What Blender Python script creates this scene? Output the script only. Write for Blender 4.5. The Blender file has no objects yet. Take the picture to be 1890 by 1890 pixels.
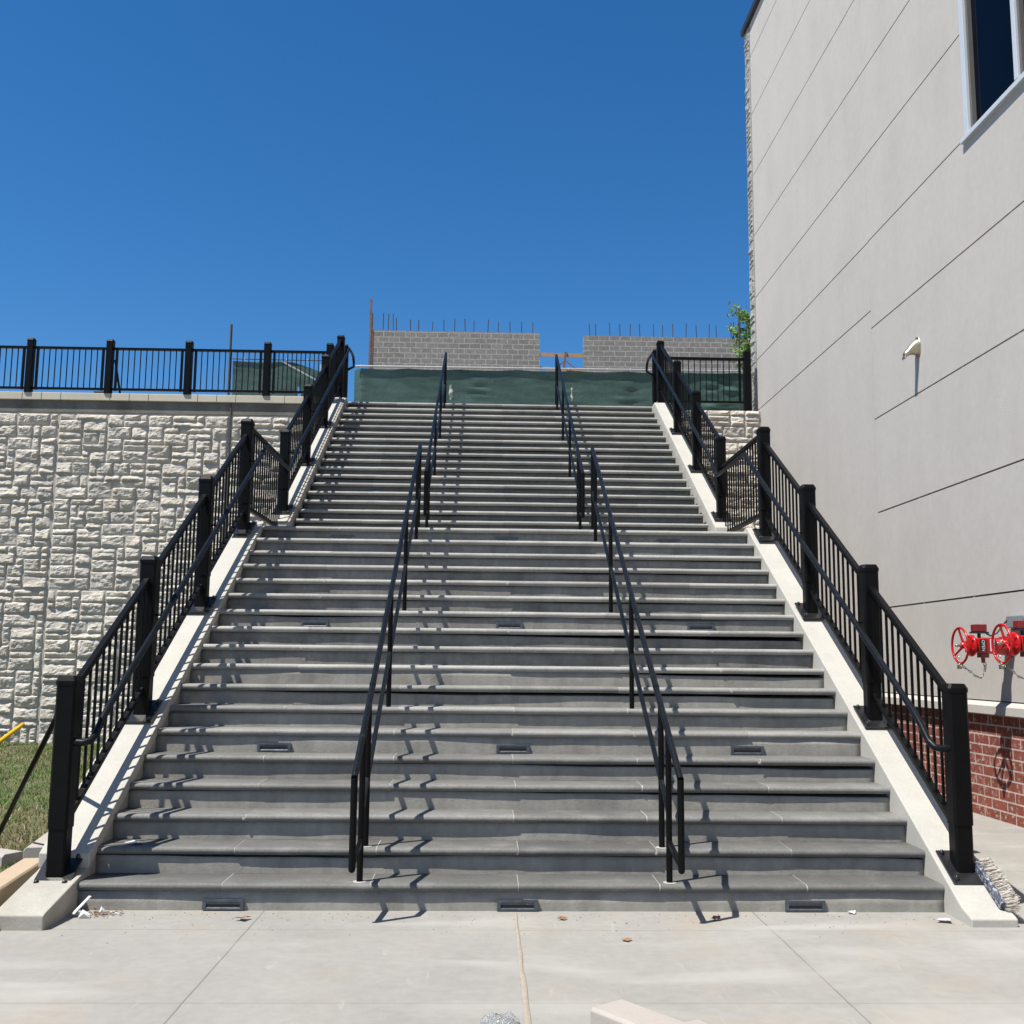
import bpy, math, random
import numpy as np
from mathutils import Vector, Matrix, noise
random.seed(7); rng = np.random.default_rng(7)
sc = bpy.context.scene; C = sc.collection
R_, T = 0.165, 0.2723
YL = 17*T                 # landing nosing
YU = YL+1.5468            # first nosing of the upper flight (level 19)
YTOP = YU+17*T            # level 36, the plaza
ZP = 36*R_
def nz(y):                # height of the nosing line
    if y < YL: return R_*(1+y/T)
    if y < YU-.05: return 18*R_
    return R_*(19+(y-YU)/T)
SL = R_/T
ORG = {}
# ---------------------------------------------------------------- materials
ALB = .76
def al(c): return tuple(v*ALB for v in c[:3])
def M(name, col, rough=.8, var=.12, vscale=3., bump=.2, bscale=60., metal=0., spec=.5, fine=.0, tint=None, spots=None, coat=0):
    m = bpy.data.materials.new(name); m.use_nodes = True; nt = m.node_tree; N = nt.nodes; L = nt.links
    b = N['Principled BSDF']; b.inputs['Roughness'].default_value = rough; b.inputs['Metallic'].default_value = metal
    b.inputs['Specular IOR Level'].default_value = spec
    g = N.new('ShaderNodeNewGeometry')
    def noise_(sc_, det=5., rough_=.6, vec=None):
        n = N.new('ShaderNodeTexNoise'); n.inputs['Scale'].default_value = sc_; n.inputs['Detail'].default_value = det
        n.inputs['Roughness'].default_value = rough_; L.new(vec or g.outputs['Position'], n.inputs['Vector']); return n
    n1 = noise_(vscale)
    r = N.new('ShaderNodeMapRange'); r.inputs['From Min'].default_value = .3; r.inputs['From Max'].default_value = .7
    r.inputs['To Min'].default_value = 1-var; r.inputs['To Max'].default_value = 1+var; L.new(n1.outputs['Fac'], r.inputs['Value'])
    v = r.outputs['Result']
    if fine:
        n2 = noise_(vscale*14, 8.)
        r2 = N.new('ShaderNodeMapRange'); r2.inputs['From Min'].default_value = .3; r2.inputs['From Max'].default_value = .7
        r2.inputs['To Min'].default_value = 1-fine; r2.inputs['To Max'].default_value = 1+fine; L.new(n2.outputs['Fac'], r2.inputs['Value'])
        mu = N.new('ShaderNodeMath'); mu.operation = 'MULTIPLY'; L.new(v, mu.inputs[0]); L.new(r2.outputs['Result'], mu.inputs[1]); v = mu.outputs[0]
    sv = N.new('ShaderNodeVectorMath'); sv.operation = 'SCALE'; sv.inputs[0].default_value = al(col); L.new(v, sv.inputs['Scale'])
    out = sv.outputs['Vector']
    def mixc(a, bcol, fac):
        mx = N.new('ShaderNodeMix'); mx.data_type = 'RGBA'; L.new(fac, mx.inputs['Factor']); L.new(a, mx.inputs['A']); mx.inputs['B'].default_value = (*al(bcol), 1); return mx.outputs['Result']
    if tint:   # (colour, scale, lo, hi, amount)
        nn = noise_(tint[1], 4.); rr = N.new('ShaderNodeMapRange'); rr.inputs['From Min'].default_value = tint[2]; rr.inputs['From Max'].default_value = tint[3]; rr.inputs['To Max'].default_value = tint[4]
        L.new(nn.outputs['Fac'], rr.inputs['Value']); out = mixc(out, tint[0], rr.outputs['Result'])
    if spots:
        nn = noise_(spots[1], 6., .75); rr = N.new('ShaderNodeMapRange'); rr.inputs['From Min'].default_value = spots[2]; rr.inputs['From Max'].default_value = spots[3]; rr.inputs['To Max'].default_value = spots[4]
        L.new(nn.outputs['Fac'], rr.inputs['Value']); out = mixc(out, spots[0], rr.outputs['Result'])
    L.new(out, b.inputs['Base Color'])
    if bump:
        nb = noise_(bscale, 6.); bp = N.new('ShaderNodeBump'); bp.inputs['Strength'].default_value = bump; bp.inputs['Distance'].default_value = .01
        L.new(nb.outputs['Fac'], bp.inputs['Height']); L.new(bp.outputs['Normal'], b.inputs['Normal'])
    if coat: b.inputs['Coat Weight'].default_value = coat
    m['out'] = 0
    return m
def col_sock(m):          # the link that feeds Base Color
    nt = m.node_tree; b = nt.nodes['Principled BSDF']; l = b.inputs['Base Color'].links[0]; return nt, b, l.from_socket
def streaks(m, amt=.05, sx=3.2, sz=.35):
    nt, b, src = col_sock(m); N, L = nt.nodes, nt.links
    g = N.new('ShaderNodeNewGeometry'); mp = N.new('ShaderNodeMapping'); mp.inputs['Scale'].default_value = (sx, sx, sz); L.new(g.outputs['Position'], mp.inputs['Vector'])
    n = N.new('ShaderNodeTexNoise'); n.inputs['Scale'].default_value = 1.6; n.inputs['Detail'].default_value = 6; L.new(mp.outputs[0], n.inputs['Vector'])
    r = N.new('ShaderNodeMapRange'); r.inputs['From Min'].default_value = .3; r.inputs['From Max'].default_value = .7; r.inputs['To Min'].default_value = 1-amt; r.inputs['To Max'].default_value = 1+amt; L.new(n.outputs['Fac'], r.inputs['Value'])
    sv = N.new('ShaderNodeVectorMath'); sv.operation = 'SCALE'; L.new(src, sv.inputs[0]); L.new(r.outputs['Result'], sv.inputs['Scale']); L.new(sv.outputs['Vector'], b.inputs['Base Color'])
def add_lines(m, axis, positions, width, dark, soft=.002, lim=None):
    """joint lines at world coordinates along an axis, as a surface pattern"""
    nt, b, src = col_sock(m); N, L = nt.nodes, nt.links
    g = N.new('ShaderNodeNewGeometry'); s = N.new('ShaderNodeSeparateXYZ'); L.new(g.outputs['Position'], s.inputs[0])
    nz_ = N.new('ShaderNodeTexNoise'); nz_.inputs['Scale'].default_value = 4; L.new(g.outputs['Position'], nz_.inputs['Vector'])
    a = N.new('ShaderNodeMath'); a.operation = 'MULTIPLY_ADD'; L.new(nz_.outputs['Fac'], a.inputs[0]); a.inputs[1].default_value = .008; L.new(s.outputs[axis], a.inputs[2])
    acc = None
    for p in positions:
        d = N.new('ShaderNodeMath'); d.operation = 'SUBTRACT'; L.new(a.outputs[0], d.inputs[0]); d.inputs[1].default_value = p+.004
        e = N.new('ShaderNodeMath'); e.operation = 'ABSOLUTE'; L.new(d.outputs[0], e.inputs[0])
        r = N.new('ShaderNodeMapRange'); r.inputs['From Min'].default_value = width/2; r.inputs['From Max'].default_value = width/2+soft
        r.inputs['To Min'].default_value = 1; r.inputs['To Max'].default_value = 0; L.new(e.outputs[0], r.inputs['Value'])
        if acc is None: acc = r.outputs['Result']
        else:
            x = N.new('ShaderNodeMath'); x.operation = 'MAXIMUM'; L.new(acc, x.inputs[0]); L.new(r.outputs['Result'], x.inputs[1]); acc = x.outputs[0]
    mx = N.new('ShaderNodeMix'); mx.data_type = 'RGBA'; L.new(acc, mx.inputs['Factor']); L.new(src, mx.inputs['A']); mx.inputs['B'].default_value = (*al(dark), 1)
    L.new(mx.outputs['Result'], b.inputs['Base Color'])
def brick_mat(name, c1, c2, mortar, bw, bh, ms, plane, zoff=0, xoff=0, rough=.9, splash=None, bump=.5):
    m = M(name, c1, rough, .1, 2., 0); nt = m.node_tree; N, L = nt.nodes, nt.links; b = N['Principled BSDF']
    g = N.new('ShaderNodeNewGeometry'); s = N.new('ShaderNodeSeparateXYZ'); L.new(g.outputs['Position'], s.inputs[0])
    cb = N.new('ShaderNodeCombineXYZ')
    ax = N.new('ShaderNodeMath'); ax.inputs[1].default_value = xoff; L.new(s.outputs[0 if plane == 'x' else 1], ax.inputs[0])
    az = N.new('ShaderNodeMath'); az.inputs[1].default_value = zoff; L.new(s.outputs[2], az.inputs[0])
    L.new(ax.outputs[0], cb.inputs[0]); L.new(az.outputs[0], cb.inputs[1])
    bt = N.new('ShaderNodeTexBrick'); L.new(cb.outputs[0], bt.inputs['Vector'])
    bt.inputs['Scale'].default_value = 1; bt.inputs['Brick Width'].default_value = bw; bt.inputs['Row Height'].default_value = bh
    bt.inputs['Mortar Size'].default_value = ms; bt.inputs['Mortar Smooth'].default_value = .15; bt.inputs['Bias'].default_value = 0
    bt.inputs['Color1'].default_value = (*al(c1), 1); bt.inputs['Color2'].default_value = (*al(c2), 1); bt.inputs['Mortar'].default_value = (*al(mortar), 1)
    n = N.new('ShaderNodeTexNoise'); n.inputs['Scale'].default_value = 9; n.inputs['Detail'].default_value = 8; L.new(g.outputs['Position'], n.inputs['Vector'])
    r = N.new('ShaderNodeMapRange'); r.inputs['From Min'].default_value = .3; r.inputs['From Max'].default_value = .7; r.inputs['To Min'].default_value = .78; r.inputs['To Max'].default_value = 1.2; L.new(n.outputs['Fac'], r.inputs['Value'])
    sv = N.new('ShaderNodeVectorMath'); sv.operation = 'SCALE'; L.new(bt.outputs['Color'], sv.inputs[0]); L.new(r.outputs['Result'], sv.inputs['Scale']); out = sv.outputs['Vector']
    if splash:
        n = N.new('ShaderNodeTexNoise'); n.inputs['Scale'].default_value = splash[1]; n.inputs['Detail'].default_value = 7; n.inputs['Roughness'].default_value = .7; L.new(g.outputs['Position'], n.inputs['Vector'])
        r = N.new('ShaderNodeMapRange'); r.inputs['From Min'].default_value = splash[2]; r.inputs['From Max'].default_value = splash[3]; r.inputs['To Max'].default_value = splash[4]; L.new(n.outputs['Fac'], r.inputs['Value'])
        mx = N.new('ShaderNodeMix'); mx.data_type = 'RGBA'; L.new(r.outputs['Result'], mx.inputs['Factor']); L.new(out, mx.inputs['A']); mx.inputs['B'].default_value = (*al(splash[0]), 1); out = mx.outputs['Result']
    L.new(out, b.inputs['Base Color'])
    bp = N.new('ShaderNodeBump'); bp.inputs['Strength'].default_value = bump; bp.inputs['Distance'].default_value = .01; bp.invert = True
    L.new(bt.outputs['Fac'], bp.inputs['Height']); L.new(bp.outputs['Normal'], b.inputs['Normal'])
    return m
m_pave = M('pavement_concrete', (.315, .305, .28), .85, .09, 1.1, .15, 90, fine=.07, tint=((.37, .305, .22), 1.3, .52, .75, .55), spots=((.28, .24, .19), 45, .72, .78, .55))
add_lines(m_pave, 1, [-.429, -1.69, -3.2, 1.3, 2.9, 4.5, 6.1], .006, (.22, .21, .19))
add_lines(m_pave, 0, [-1.515, 1.49, -3.03], .006, (.17, .16, .15))
def patches(m, col, scale, rotz, lo, hi, amt):
    nt, b, src = col_sock(m); N, L = nt.nodes, nt.links
    g = N.new('ShaderNodeNewGeometry'); mp = N.new('ShaderNodeMapping'); mp.inputs['Scale'].default_value = scale; mp.inputs['Rotation'].default_value = (0, 0, rotz); L.new(g.outputs['Position'], mp.inputs['Vector'])
    n = N.new('ShaderNodeTexNoise'); n.inputs['Scale'].default_value = 1.; n.inputs['Detail'].default_value = 5; n.inputs['Distortion'].default_value = .6; L.new(mp.outputs[0], n.inputs['Vector'])
    r = N.new('ShaderNodeMapRange'); r.inputs['From Min'].default_value = lo; r.inputs['From Max'].default_value = hi; r.inputs['To Max'].default_value = amt; L.new(n.outputs['Fac'], r.inputs['Value'])
    mx = N.new('ShaderNodeMix'); mx.data_type = 'RGBA'; L.new(r.outputs['Result'], mx.inputs['Factor']); L.new(src, mx.inputs['A']); mx.inputs['B'].default_value = (*al(col), 1); L.new(mx.outputs['Result'], b.inputs['Base Color'])
patches(m_pave, (.42, .405, .375), (.7, 2.6, 1), .55, .52, .72, .75); patches(m_pave, (.25, .235, .205), (2.2, 1.1, 1), -.4, .56, .78, .5); patches(m_pave, (.40, .39, .37), (22, 3, 1), .2, .66, .74, .5)
m_caulk = M('joint_sealant', (.37, .32, .255), .8, .15, 30, .4, 80, spots=((.15, .1, .06), 60, .68, .72, .8))
m_curb = M('curb_concrete', (.465, .45, .405), .85, .06, 4, .15, 70, fine=.06, tint=((.52, .44, .34), 3.5, .6, .78, .4), spots=((.30, .27, .22), 38, .71, .76, .55))
m_cheek = M('cheek_concrete', (.41, .39, .34), .9, .12, 5, .2, 50, fine=.08, tint=((.38, .31, .22), 6, .58, .75, .5))
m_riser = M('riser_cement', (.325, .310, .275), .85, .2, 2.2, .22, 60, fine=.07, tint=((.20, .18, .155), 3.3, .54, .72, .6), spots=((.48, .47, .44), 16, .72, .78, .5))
TR = []
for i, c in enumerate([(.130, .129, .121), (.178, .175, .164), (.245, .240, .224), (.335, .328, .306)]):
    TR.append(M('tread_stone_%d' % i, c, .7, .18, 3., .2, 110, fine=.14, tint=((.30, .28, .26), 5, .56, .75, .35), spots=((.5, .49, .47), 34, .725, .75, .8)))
m_mort = M('white_mortar', (.42, .40, .365), .9, .15, 60, .3, 120)
m_blk = M('black_paint', (.0045, .0045, .005), .40, .2, 8, .06, 90, spec=.11, fine=.2, spots=((.16, .16, .16), 60, .735, .77, .5))
m_rail = M('worn_black_paint', (.006, .008, .011), .38, .3, 9, .12, 70, spec=.17, fine=.2, spots=((.10, .115, .125), 22, .6, .75, .6))
m_plate = M('base_plate_paint', (.015, .015, .017), .28, .2, 8, .1, 60, spec=.6, spots=((.4, .4, .4), 70, .70, .73, .8))
m_stone = M('stone_facing', (.61, .56, .485), .9, .17, 3.1, .8, 34, fine=.14, tint=((.44, .36, .27), 2.1, .56, .75, .5))
m_stoneb = M('stone_mortar', (.50, .465, .405), .95, .1, 8, .3, 50)
m_cope = M('coping_stone', (.62, .57, .46), .85, .05, 3, .12, 60)
m_cope2 = M('precast_grey', (.42, .38, .34), .85, .06, 4, .15, 80, fine=.04)
m_beige = M('precast_buff', (.48, .37, .25), .85, .06, 5, .15, 80, fine=.05)
m_stucco = M('stucco_panel', (.53, .502, .468), .92, .05, .8, .4, 150, fine=.04, tint=((.43, .39, .365), .8, .54, .75, .4))
m_quoin = M('shaded_corner_stone', (.33, .325, .30), .9, .25, 5, .9, 30, fine=.2)  # partial shade on the corner strip is darkened into this colour
m_band = M('shaded_cast_band', (.20, .19, .165), .9, .13, 1.6, .25, 40, fine=.06, tint=((.12, .11, .09), 2.6, .5, .72, .6))  # concrete band; shade under the coping is darkened into its colour
streaks(m_stucco, .028, 1.3, .3); streaks(m_riser, .10, 9, 1.2); streaks(m_band, .15, 2.5, .5)
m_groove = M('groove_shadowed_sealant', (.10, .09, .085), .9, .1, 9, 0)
m_ledge = M('ledge_stone', (.52, .50, .46), .85, .04, 3, .1, 70)
m_brick = brick_mat('red_brick', (.20, .040, .024), (.245, .058, .036), (.50, .42, .38), .305, .1035, .0085, 'y', 0, .07, splash=((.58, .47, .42), 15, .54, .66, .8))
m_cmu = brick_mat('grey_block', (.20, .185, .17), (.245, .23, .212), (.40, .375, .345), .4064, .2032, .014, 'x', .02, .13, splash=((.33, .31, .29), 3.5, .62, .75, .5), bump=.3)
m_rebar = M('rusty_rebar', (.06, .05, .055), .8, .2, 20, .3, 90)
m_wood = M('fresh_lumber', (.42, .24, .12), .75, .15, 8, .2, 60)
m_woodr = M('weathered_plank', (.17, .105, .09), .8, .3, 9, .2, 60)
m_alu = M('white_aluminium', (.66, .70, .74), .4, .03, 4, 0, metal=.15)
m_alud = M('grey_gasket', (.13, .125, .115), .5, .1, 8, 0)
m_glass = M('dark_glass', (.002, .004, .010), .04, .3, .4, 0, spec=.04)
m_dark = M('dark_flashing', (.035, .035, .04), .5, .2, 5, 0, metal=.3)
m_void = M('slot_shade', (.004, .004, .005), .9, .1, 5, 0)  # black fill painted for the shade inside the light slots
m_bronze = M('light_housing', (.11, .125, .15), .45, .25, 20, .2, 90, metal=.55, spots=((.5, .5, .48), 50, .62, .7, .7))
m_galv = M('galvanized_pipe', (.46, .46, .45), .4, .1, 20, .05, metal=.2)
m_red = M('red_enamel', (.50, .008, .010), .25, .12, 10, .06, 60, spec=.45, coat=.1)
m_redd = M('dark_red_enamel', (.22, .008, .012), .3, .12, 10, .06, 60, spec=.6, coat=.3)
m_chain = M('steel_chain', (.42, .38, .33), .3, .2, 40, 0, metal=.9)
m_white = M('white_label', (.75, .75, .74), .5, .03, 5, 0)
m_ink = M('black_ink', (.01, .01, .01), .5, .1, 5, 0)
m_tan = M('tan_leaf', (.30, .17, .085), .7, .3, 60, .4, 120)
m_flap = M('faded_flap', (.34, .36, .30), .7, .35, 12, 0)
m_grit = M('grit', (.20, .16, .11), .9, .3, 60, 0)
m_brass = M('polished_brass', (.66, .58, .42), .34, .1, 20, .05, metal=1.)
m_elec = M('grey_box', (.30, .33, .36), .45, .06, 20, 0, metal=.3)
m_yel = M('yellow_plastic', (.75, .47, .02), .4, .06, 10, 0)
m_oran = M('orange_rim', (.75, .28, .05), .5, .06, 10, 0)
m_blue = M('blue_worn_wood', (.04, .055, .095), .7, .4, 30, .3, 90, spots=((.42, .43, .45), 45, .50, .56, .9))
m_brist = M('dusty_bristle', (.62, .57, .50), .85, .3, 40, .3, 100)
m_chip = M('white_chip', (.72, .72, .71), .7, .05, 10, .2)
m_soil = M('lawn_soil', (.13, .12, .055), .95, .3, 1.4, .5, 40, fine=.3, tint=((.07, .095, .03), 1.6, .42, .6, .8))
m_plaza = M('plaza_concrete', (.42, .40, .36), .9, .1, .8, .2, 30)
m_ground = M('bare_ground', (.30, .26, .20), .95, .2, .3, .4, 10)
m_bark = M('bark', (.10, .075, .05), .9, .3, 30, .5, 60)
def leafmat(name, col, trans):
    m = M(name, col, .5, .25, 9, 0); b = m.node_tree.nodes['Principled BSDF']
    t = m.node_tree.nodes.new('ShaderNodeBsdfTranslucent'); t.inputs['Color'].default_value = (*al(trans), 1)
    mx = m.node_tree.nodes.new('ShaderNodeMixShader'); mx.inputs[0].default_value = .35
    o = m.node_tree.nodes['Material Output']; m.node_tree.links.new(b.outputs[0], mx.inputs[1]); m.node_tree.links.new(t.outputs[0], mx.inputs[2]); m.node_tree.links.new(mx.outputs[0], o.inputs[0]); return m
m_leaf = leafmat('green_leaf', (.15, .29, .05), (.36, .60, .09)); m_leaf2 = leafmat('pale_leaf', (.12, .18, .05), (.25, .35, .08))
m_gr = [leafmat('grass_green', (.105, .20, .028), (.17, .32, .04)), leafmat('grass_olive', (.18, .215, .055), (.14, .16, .05)), leafmat('grass_straw', (.36, .28, .14), (.2, .16, .08))]
# windscreen cloth
m_screen = M('green_windscreen', (.048, .100, .080), .42, .22, 1.6, .5, 120, fine=.22, spots=((.16, .24, .22), 60, .55, .75, .6), tint=((.018, .045, .045), 1.1, .5, .75, .6))
# plastic film
m_film = M('clear_film', (.8, .82, .84), .12, .02, 5, 0, spec=.7); _b = m_film.node_tree.nodes['Principled BSDF']; _b.inputs['Transmission Weight'].default_value = .75; _b.inputs['IOR'].default_value = 1.15
# ---------------------------------------------------------------- mesh builder
class MB:
    def __init__(s): s.v = []; s.f = []; s.mi = []; s.sm = []
    def add(s, vs, fs, mi=0, smooth=False):
        o = len(s.v); s.v += [tuple(v) for v in vs]
        for f in fs: s.f.append(tuple(o+i for i in f)); s.mi.append(mi); s.sm.append(smooth)
        return s
    def box(s, a, b, mi=0):
        x0, y0, z0 = a; x1, y1, z1 = b
        return s.add([(x0, y0, z0), (x1, y0, z0), (x1, y1, z0), (x0, y1, z0), (x0, y0, z1), (x1, y0, z1), (x1, y1, z1), (x0, y1, z1)],
              [(0, 3, 2, 1), (4, 5, 6, 7), (0, 1, 5, 4), (1, 2, 6, 5), (2, 3, 7, 6), (3, 0, 4, 7)], mi)
    def beam(s, p, q, w, h, mi=0, up=(0, 0, 1), ch=0):
        p, q = Vector(p), Vector(q); d = (q-p).normalized(); up = Vector(up); r = d.cross(up)
        if r.length < 1e-4: r = d.cross(Vector((0, 1, 0)))
        r.normalize(); u = r.cross(d).normalized()
        if ch: prof = [(-w/2+ch, -h/2), (w/2-ch, -h/2), (w/2, -h/2+ch), (w/2, h/2-ch), (w/2-ch, h/2), (-w/2+ch, h/2), (-w/2, h/2-ch), (-w/2, -h/2+ch)]
        else: prof = [(-w/2, -h/2), (w/2, -h/2), (w/2, h/2), (-w/2, h/2)]
        n = len(prof); vs = [c+r*a+u*b for c in (p, q) for a, b in prof]
        return s.add(vs, [(i, (i+1) % n, (i+1) % n+n, i+n) for i in range(n)]+[tuple(range(n-1, -1, -1)), tuple(range(n, 2*n))], mi)
    def tube(s, pts, r, n=12, mi=0, cap=True, close=False):
        P = [Vector(p) for p in pts]; rs = r if isinstance(r, (list, tuple)) else [r]*len(P); N = len(P); rings = []; u = None
        for i, c in enumerate(P):
            if close: d = (P[(i+1) % N]-P[i-1])
            else: d = (P[min(i+1, N-1)]-P[max(i-1, 0)])
            d.normalize()
            if u is None:
                u = d.cross(Vector((0, 0, 1)))
                if u.length < 1e-3: u = d.cross(Vector((1, 0, 0)))
                u.normalize()
            else: u = (u-d*u.dot(d)).normalized()
            w = d.cross(u); rings.append([c+(u*math.cos(2*math.pi*k/n)+w*math.sin(2*math.pi*k/n))*rs[i] for k in range(n)])
        vs = [v for g in rings for v in g]; fs = []
        for i in range(N if close else N-1):
            a, b = i*n, ((i+1) % N)*n
            for k in range(n): fs.append((a+k, a+(k+1) % n, b+(k+1) % n, b+k))
        s.add(vs, fs, mi, True)
        if cap and not close: s.add(rings[0], [tuple(range(n-1, -1, -1))], mi); s.add(rings[-1], [tuple(range(n))], mi)
        return s
    def lathe(s, o, axis, prof, n=24, mi=0, smooth=True):
        o = Vector(o); ax = Vector(axis).normalized(); u = ax.orthogonal().normalized(); w = ax.cross(u); vs = []; fs = []
        for h, r in prof:
            for k in range(n): a = 2*math.pi*k/n; vs.append(o+ax*h+(u*math.cos(a)+w*math.sin(a))*r)
        for i in range(len(prof)-1):
            for k in range(n): fs.append((i*n+k, i*n+(k+1) % n, (i+1)*n+(k+1) % n, (i+1)*n+k))
        return s.add(vs, fs, mi, smooth)
    def extrude_x(s, prof, x0, x1, mi=0):   # prof: list of (y,z)
        n = len(prof); vs = [(x0, y, z) for y, z in prof]+[(x1, y, z) for y, z in prof]
        return s.add(vs, [(i, (i+1) % n, (i+1) % n+n, i+n) for i in range(n)]+[tuple(range(n-1, -1, -1)), tuple(range(n, 2*n))], mi)
    def prism(s, c, w, d, z0, z1, ch=.008, mi=0, w2=None, d2=None):  # vertical chamfered post
        def ring(w, d, z, ch): return [(c[0]+a, c[1]+b, z) for a, b in ((-w/2+ch, -d/2), (w/2-ch, -d/2), (w/2, -d/2+ch), (w/2, d/2-ch), (w/2-ch, d/2), (-w/2+ch, d/2), (-w/2, d/2-ch), (-w/2, -d/2+ch))]
        vs = ring(w, d, z0, ch)+ring(w2 or w, d2 or d, z1, ch)
        return s.add(vs, [(i, (i+1) % 8, (i+1) % 8+8, i+8) for i in range(8)]+[tuple(range(7, -1, -1)), tuple(range(8, 16))], mi)
    def build(s, name, mats, parent=None, bevel=0, seg=2, normals=True):
        o = ORG.get(parent.name, Vector((0, 0, 0))) if parent else Vector((0, 0, 0))
        me = bpy.data.meshes.new(name); me.from_pydata([(v[0]-o[0], v[1]-o[1], v[2]-o[2]) for v in s.v], [], s.f)
        for m in (mats if isinstance(mats, (list, tuple)) else [mats]): me.materials.append(m)
        me.polygons.foreach_set('material_index', s.mi); me.polygons.foreach_set('use_smooth', s.sm)
        if normals:
            import bmesh; bm = bmesh.new(); bm.from_mesh(me); bmesh.ops.recalc_face_normals(bm, faces=bm.faces); bm.to_mesh(me); bm.free()
        me.update(); ob = bpy.data.objects.new(name, me); C.objects.link(ob)
        if parent: ob.parent = parent; ORG[ob.name] = o
        if bevel:
            b = ob.modifiers.new('bevel', 'BEVEL'); b.width = bevel; b.segments = seg; b.limit_method = 'ANGLE'; b.angle_limit = math.radians(35)
        return ob
def tag(o, label=None, cat=None, group=None, kind=None):
    if label: o['label'] = label
    if cat: o['category'] = cat
    if group: o['group'] = group
    if kind: o['kind'] = kind
    return o
def thing(name, loc, label, cat, group=None):
    e = bpy.data.objects.new(name, None); C.objects.link(e); e.location = loc; e.empty_display_size = .1; ORG[e.name] = Vector(loc)
    return tag(e, label, cat, group)
def inst(src, name, parent, off):          # linked copy of a part, shifted
    o = src.copy(); o.name = name; C.objects.link(o); o.parent = parent; o.location = src.location+Vector(off); return o
def text_part(body, size, parent, mat, mtx, name='lettering', depth=.0015):
    cu = bpy.data.curves.new(name, 'FONT'); cu.body = body; cu.size = size; cu.align_x = 'CENTER'; cu.align_y = 'CENTER'; cu.extrude = depth
    t = bpy.data.objects.new('tmp', cu); C.objects.link(t); dg = bpy.context.evaluated_depsgraph_get(); dg.update()
    me = bpy.data.meshes.new_from_object(t.evaluated_get(dg)); bpy.data.objects.remove(t)
    me.transform(mtx); me.transform(Matrix.Translation(-ORG[parent.name])); me.materials.clear(); me.materials.append(mat)
    o = bpy.data.objects.new(name, me); C.objects.link(o); o.parent = parent; ORG[o.name] = ORG[parent.name]; return o
# ---------------------------------------------------------------- setting
def sheet(name, x0, x1, y0, y1, z, mat, thick=.3):
    return tag(MB().box((x0, y0, z-thick), (x1, y1, z)).build(name, mat), kind='structure')
sheet('ground', -250, 250, -250, 300, -.12, m_ground, .5)
tag(MB().box((-14, -22, -.11), (4.95, -.4, 0)).box((-2.66, -.4, -.11), (2.705, .12, 0)).build('pavement', m_pave), kind='structure')
tag(MB().box((2.705, -.4, -.11), (4.96, 11.71, 0)).build('footpath', m_pave), kind='structure')
# lawn with a slight rise towards the wall
lb = MB(); nx, ny = 40, 60; X0, X1, Y0, Y1 = -14., -2.70, -.4, 10.5
for j in range(ny+1):
    for i in range(nx+1):
        x = X0+(X1-X0)*i/nx; y = Y0+(Y1-Y0)*j/ny; lb.v.append((x, y, -.01+.014*(y-Y0)+.012*noise.noise((x*.9, y*.9, 0))))
for j in range(ny):
    for i in range(nx): a = j*(nx+1)+i; lb.f.append((a, a+1, a+nx+2, a+nx+1)); lb.mi.append(0); lb.sm.append(True)
tag(lb.build('lawn_ground', m_soil), kind='structure')
def lawn_z(x, y): return -.01+.014*(y-Y0)+.012*noise.noise((x*.9, y*.9, 0))
n = 62000
gx = rng.uniform(-9.6, -3.02, n); gy = -.38+10.8*rng.uniform(0, 1, n)**1.25; keep = gx < -3.02
vs = np.zeros((n, 3, 3)); ang = rng.uniform(0, 6.28, n); h = rng.uniform(.02, .055, n)*(1+.35*np.sin(gx*2.1)*np.cos(gy*1.7)); w = rng.uniform(.004, .009, n); lean = rng.normal(0, .6, (n, 2))
gz = np.array([lawn_z(a, b) for a, b in zip(gx, gy)])
pt = np.array([noise.noise((a*.8, b*.8, 5.))*.8+noise.noise((a*2.6, b*2.6, 1.))*.7 for a, b in zip(gx, gy)])
ca, sa = np.cos(ang)*w, np.sin(ang)*w
vs[:, 0] = np.stack([gx-ca, gy-sa, gz-.004], 1); vs[:, 1] = np.stack([gx+ca, gy+sa, gz-.004], 1); vs[:, 2] = np.stack([gx+lean[:, 0]*h, gy+lean[:, 1]*h, gz+h], 1)
me = bpy.data.meshes.new('grass'); me.from_pydata(vs.reshape(-1, 3).tolist(), [], np.arange(3*n).reshape(n, 3).tolist())
for m in m_gr: me.materials.append(m)
sel = pt+rng.normal(0, .28, n); me.polygons.foreach_set('material_index', np.where(sel > -.05, 0, np.where(sel > -.24, 1, 2)).astype(int)); me.update()
tag(C.objects.link(bpy.data.objects.new('grass', me)) or bpy.data.objects['grass'], kind='stuff')
# upper plaza and the earth below it
pz = MB().box((-60, YTOP+.35, -.1), (2.985, 90, ZP-.02)).box((2.985, 12.03, -.1), (60, 90, ZP-.02)); tag(pz.build('plaza', m_plaza), kind='structure')
# sealant in the centre joint
cb = MB(); pts = []
for i in range(60):
    y = -.05-i*.05; x = .02+.006*noise.noise((0, y*3, 2)); w = .006+.004*noise.noise((3, y*5, 2))+.006*min(1, -y/1.4); pts.append((x, y, w))
for (x, y, w), (x2, y2, w2) in zip(pts, pts[1:]):
    cb.add([(x-w, y, .004), (x+w, y, .004), (x2+w2, y2, .004), (x2-w2, y2, .004), (x, y, .009), (x2, y2, .009)], [(0, 4, 5, 3), (4, 1, 2, 5)], 0, True)
cb.build('joint_sealant', m_caulk, bpy.data.objects['pavement'])
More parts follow.
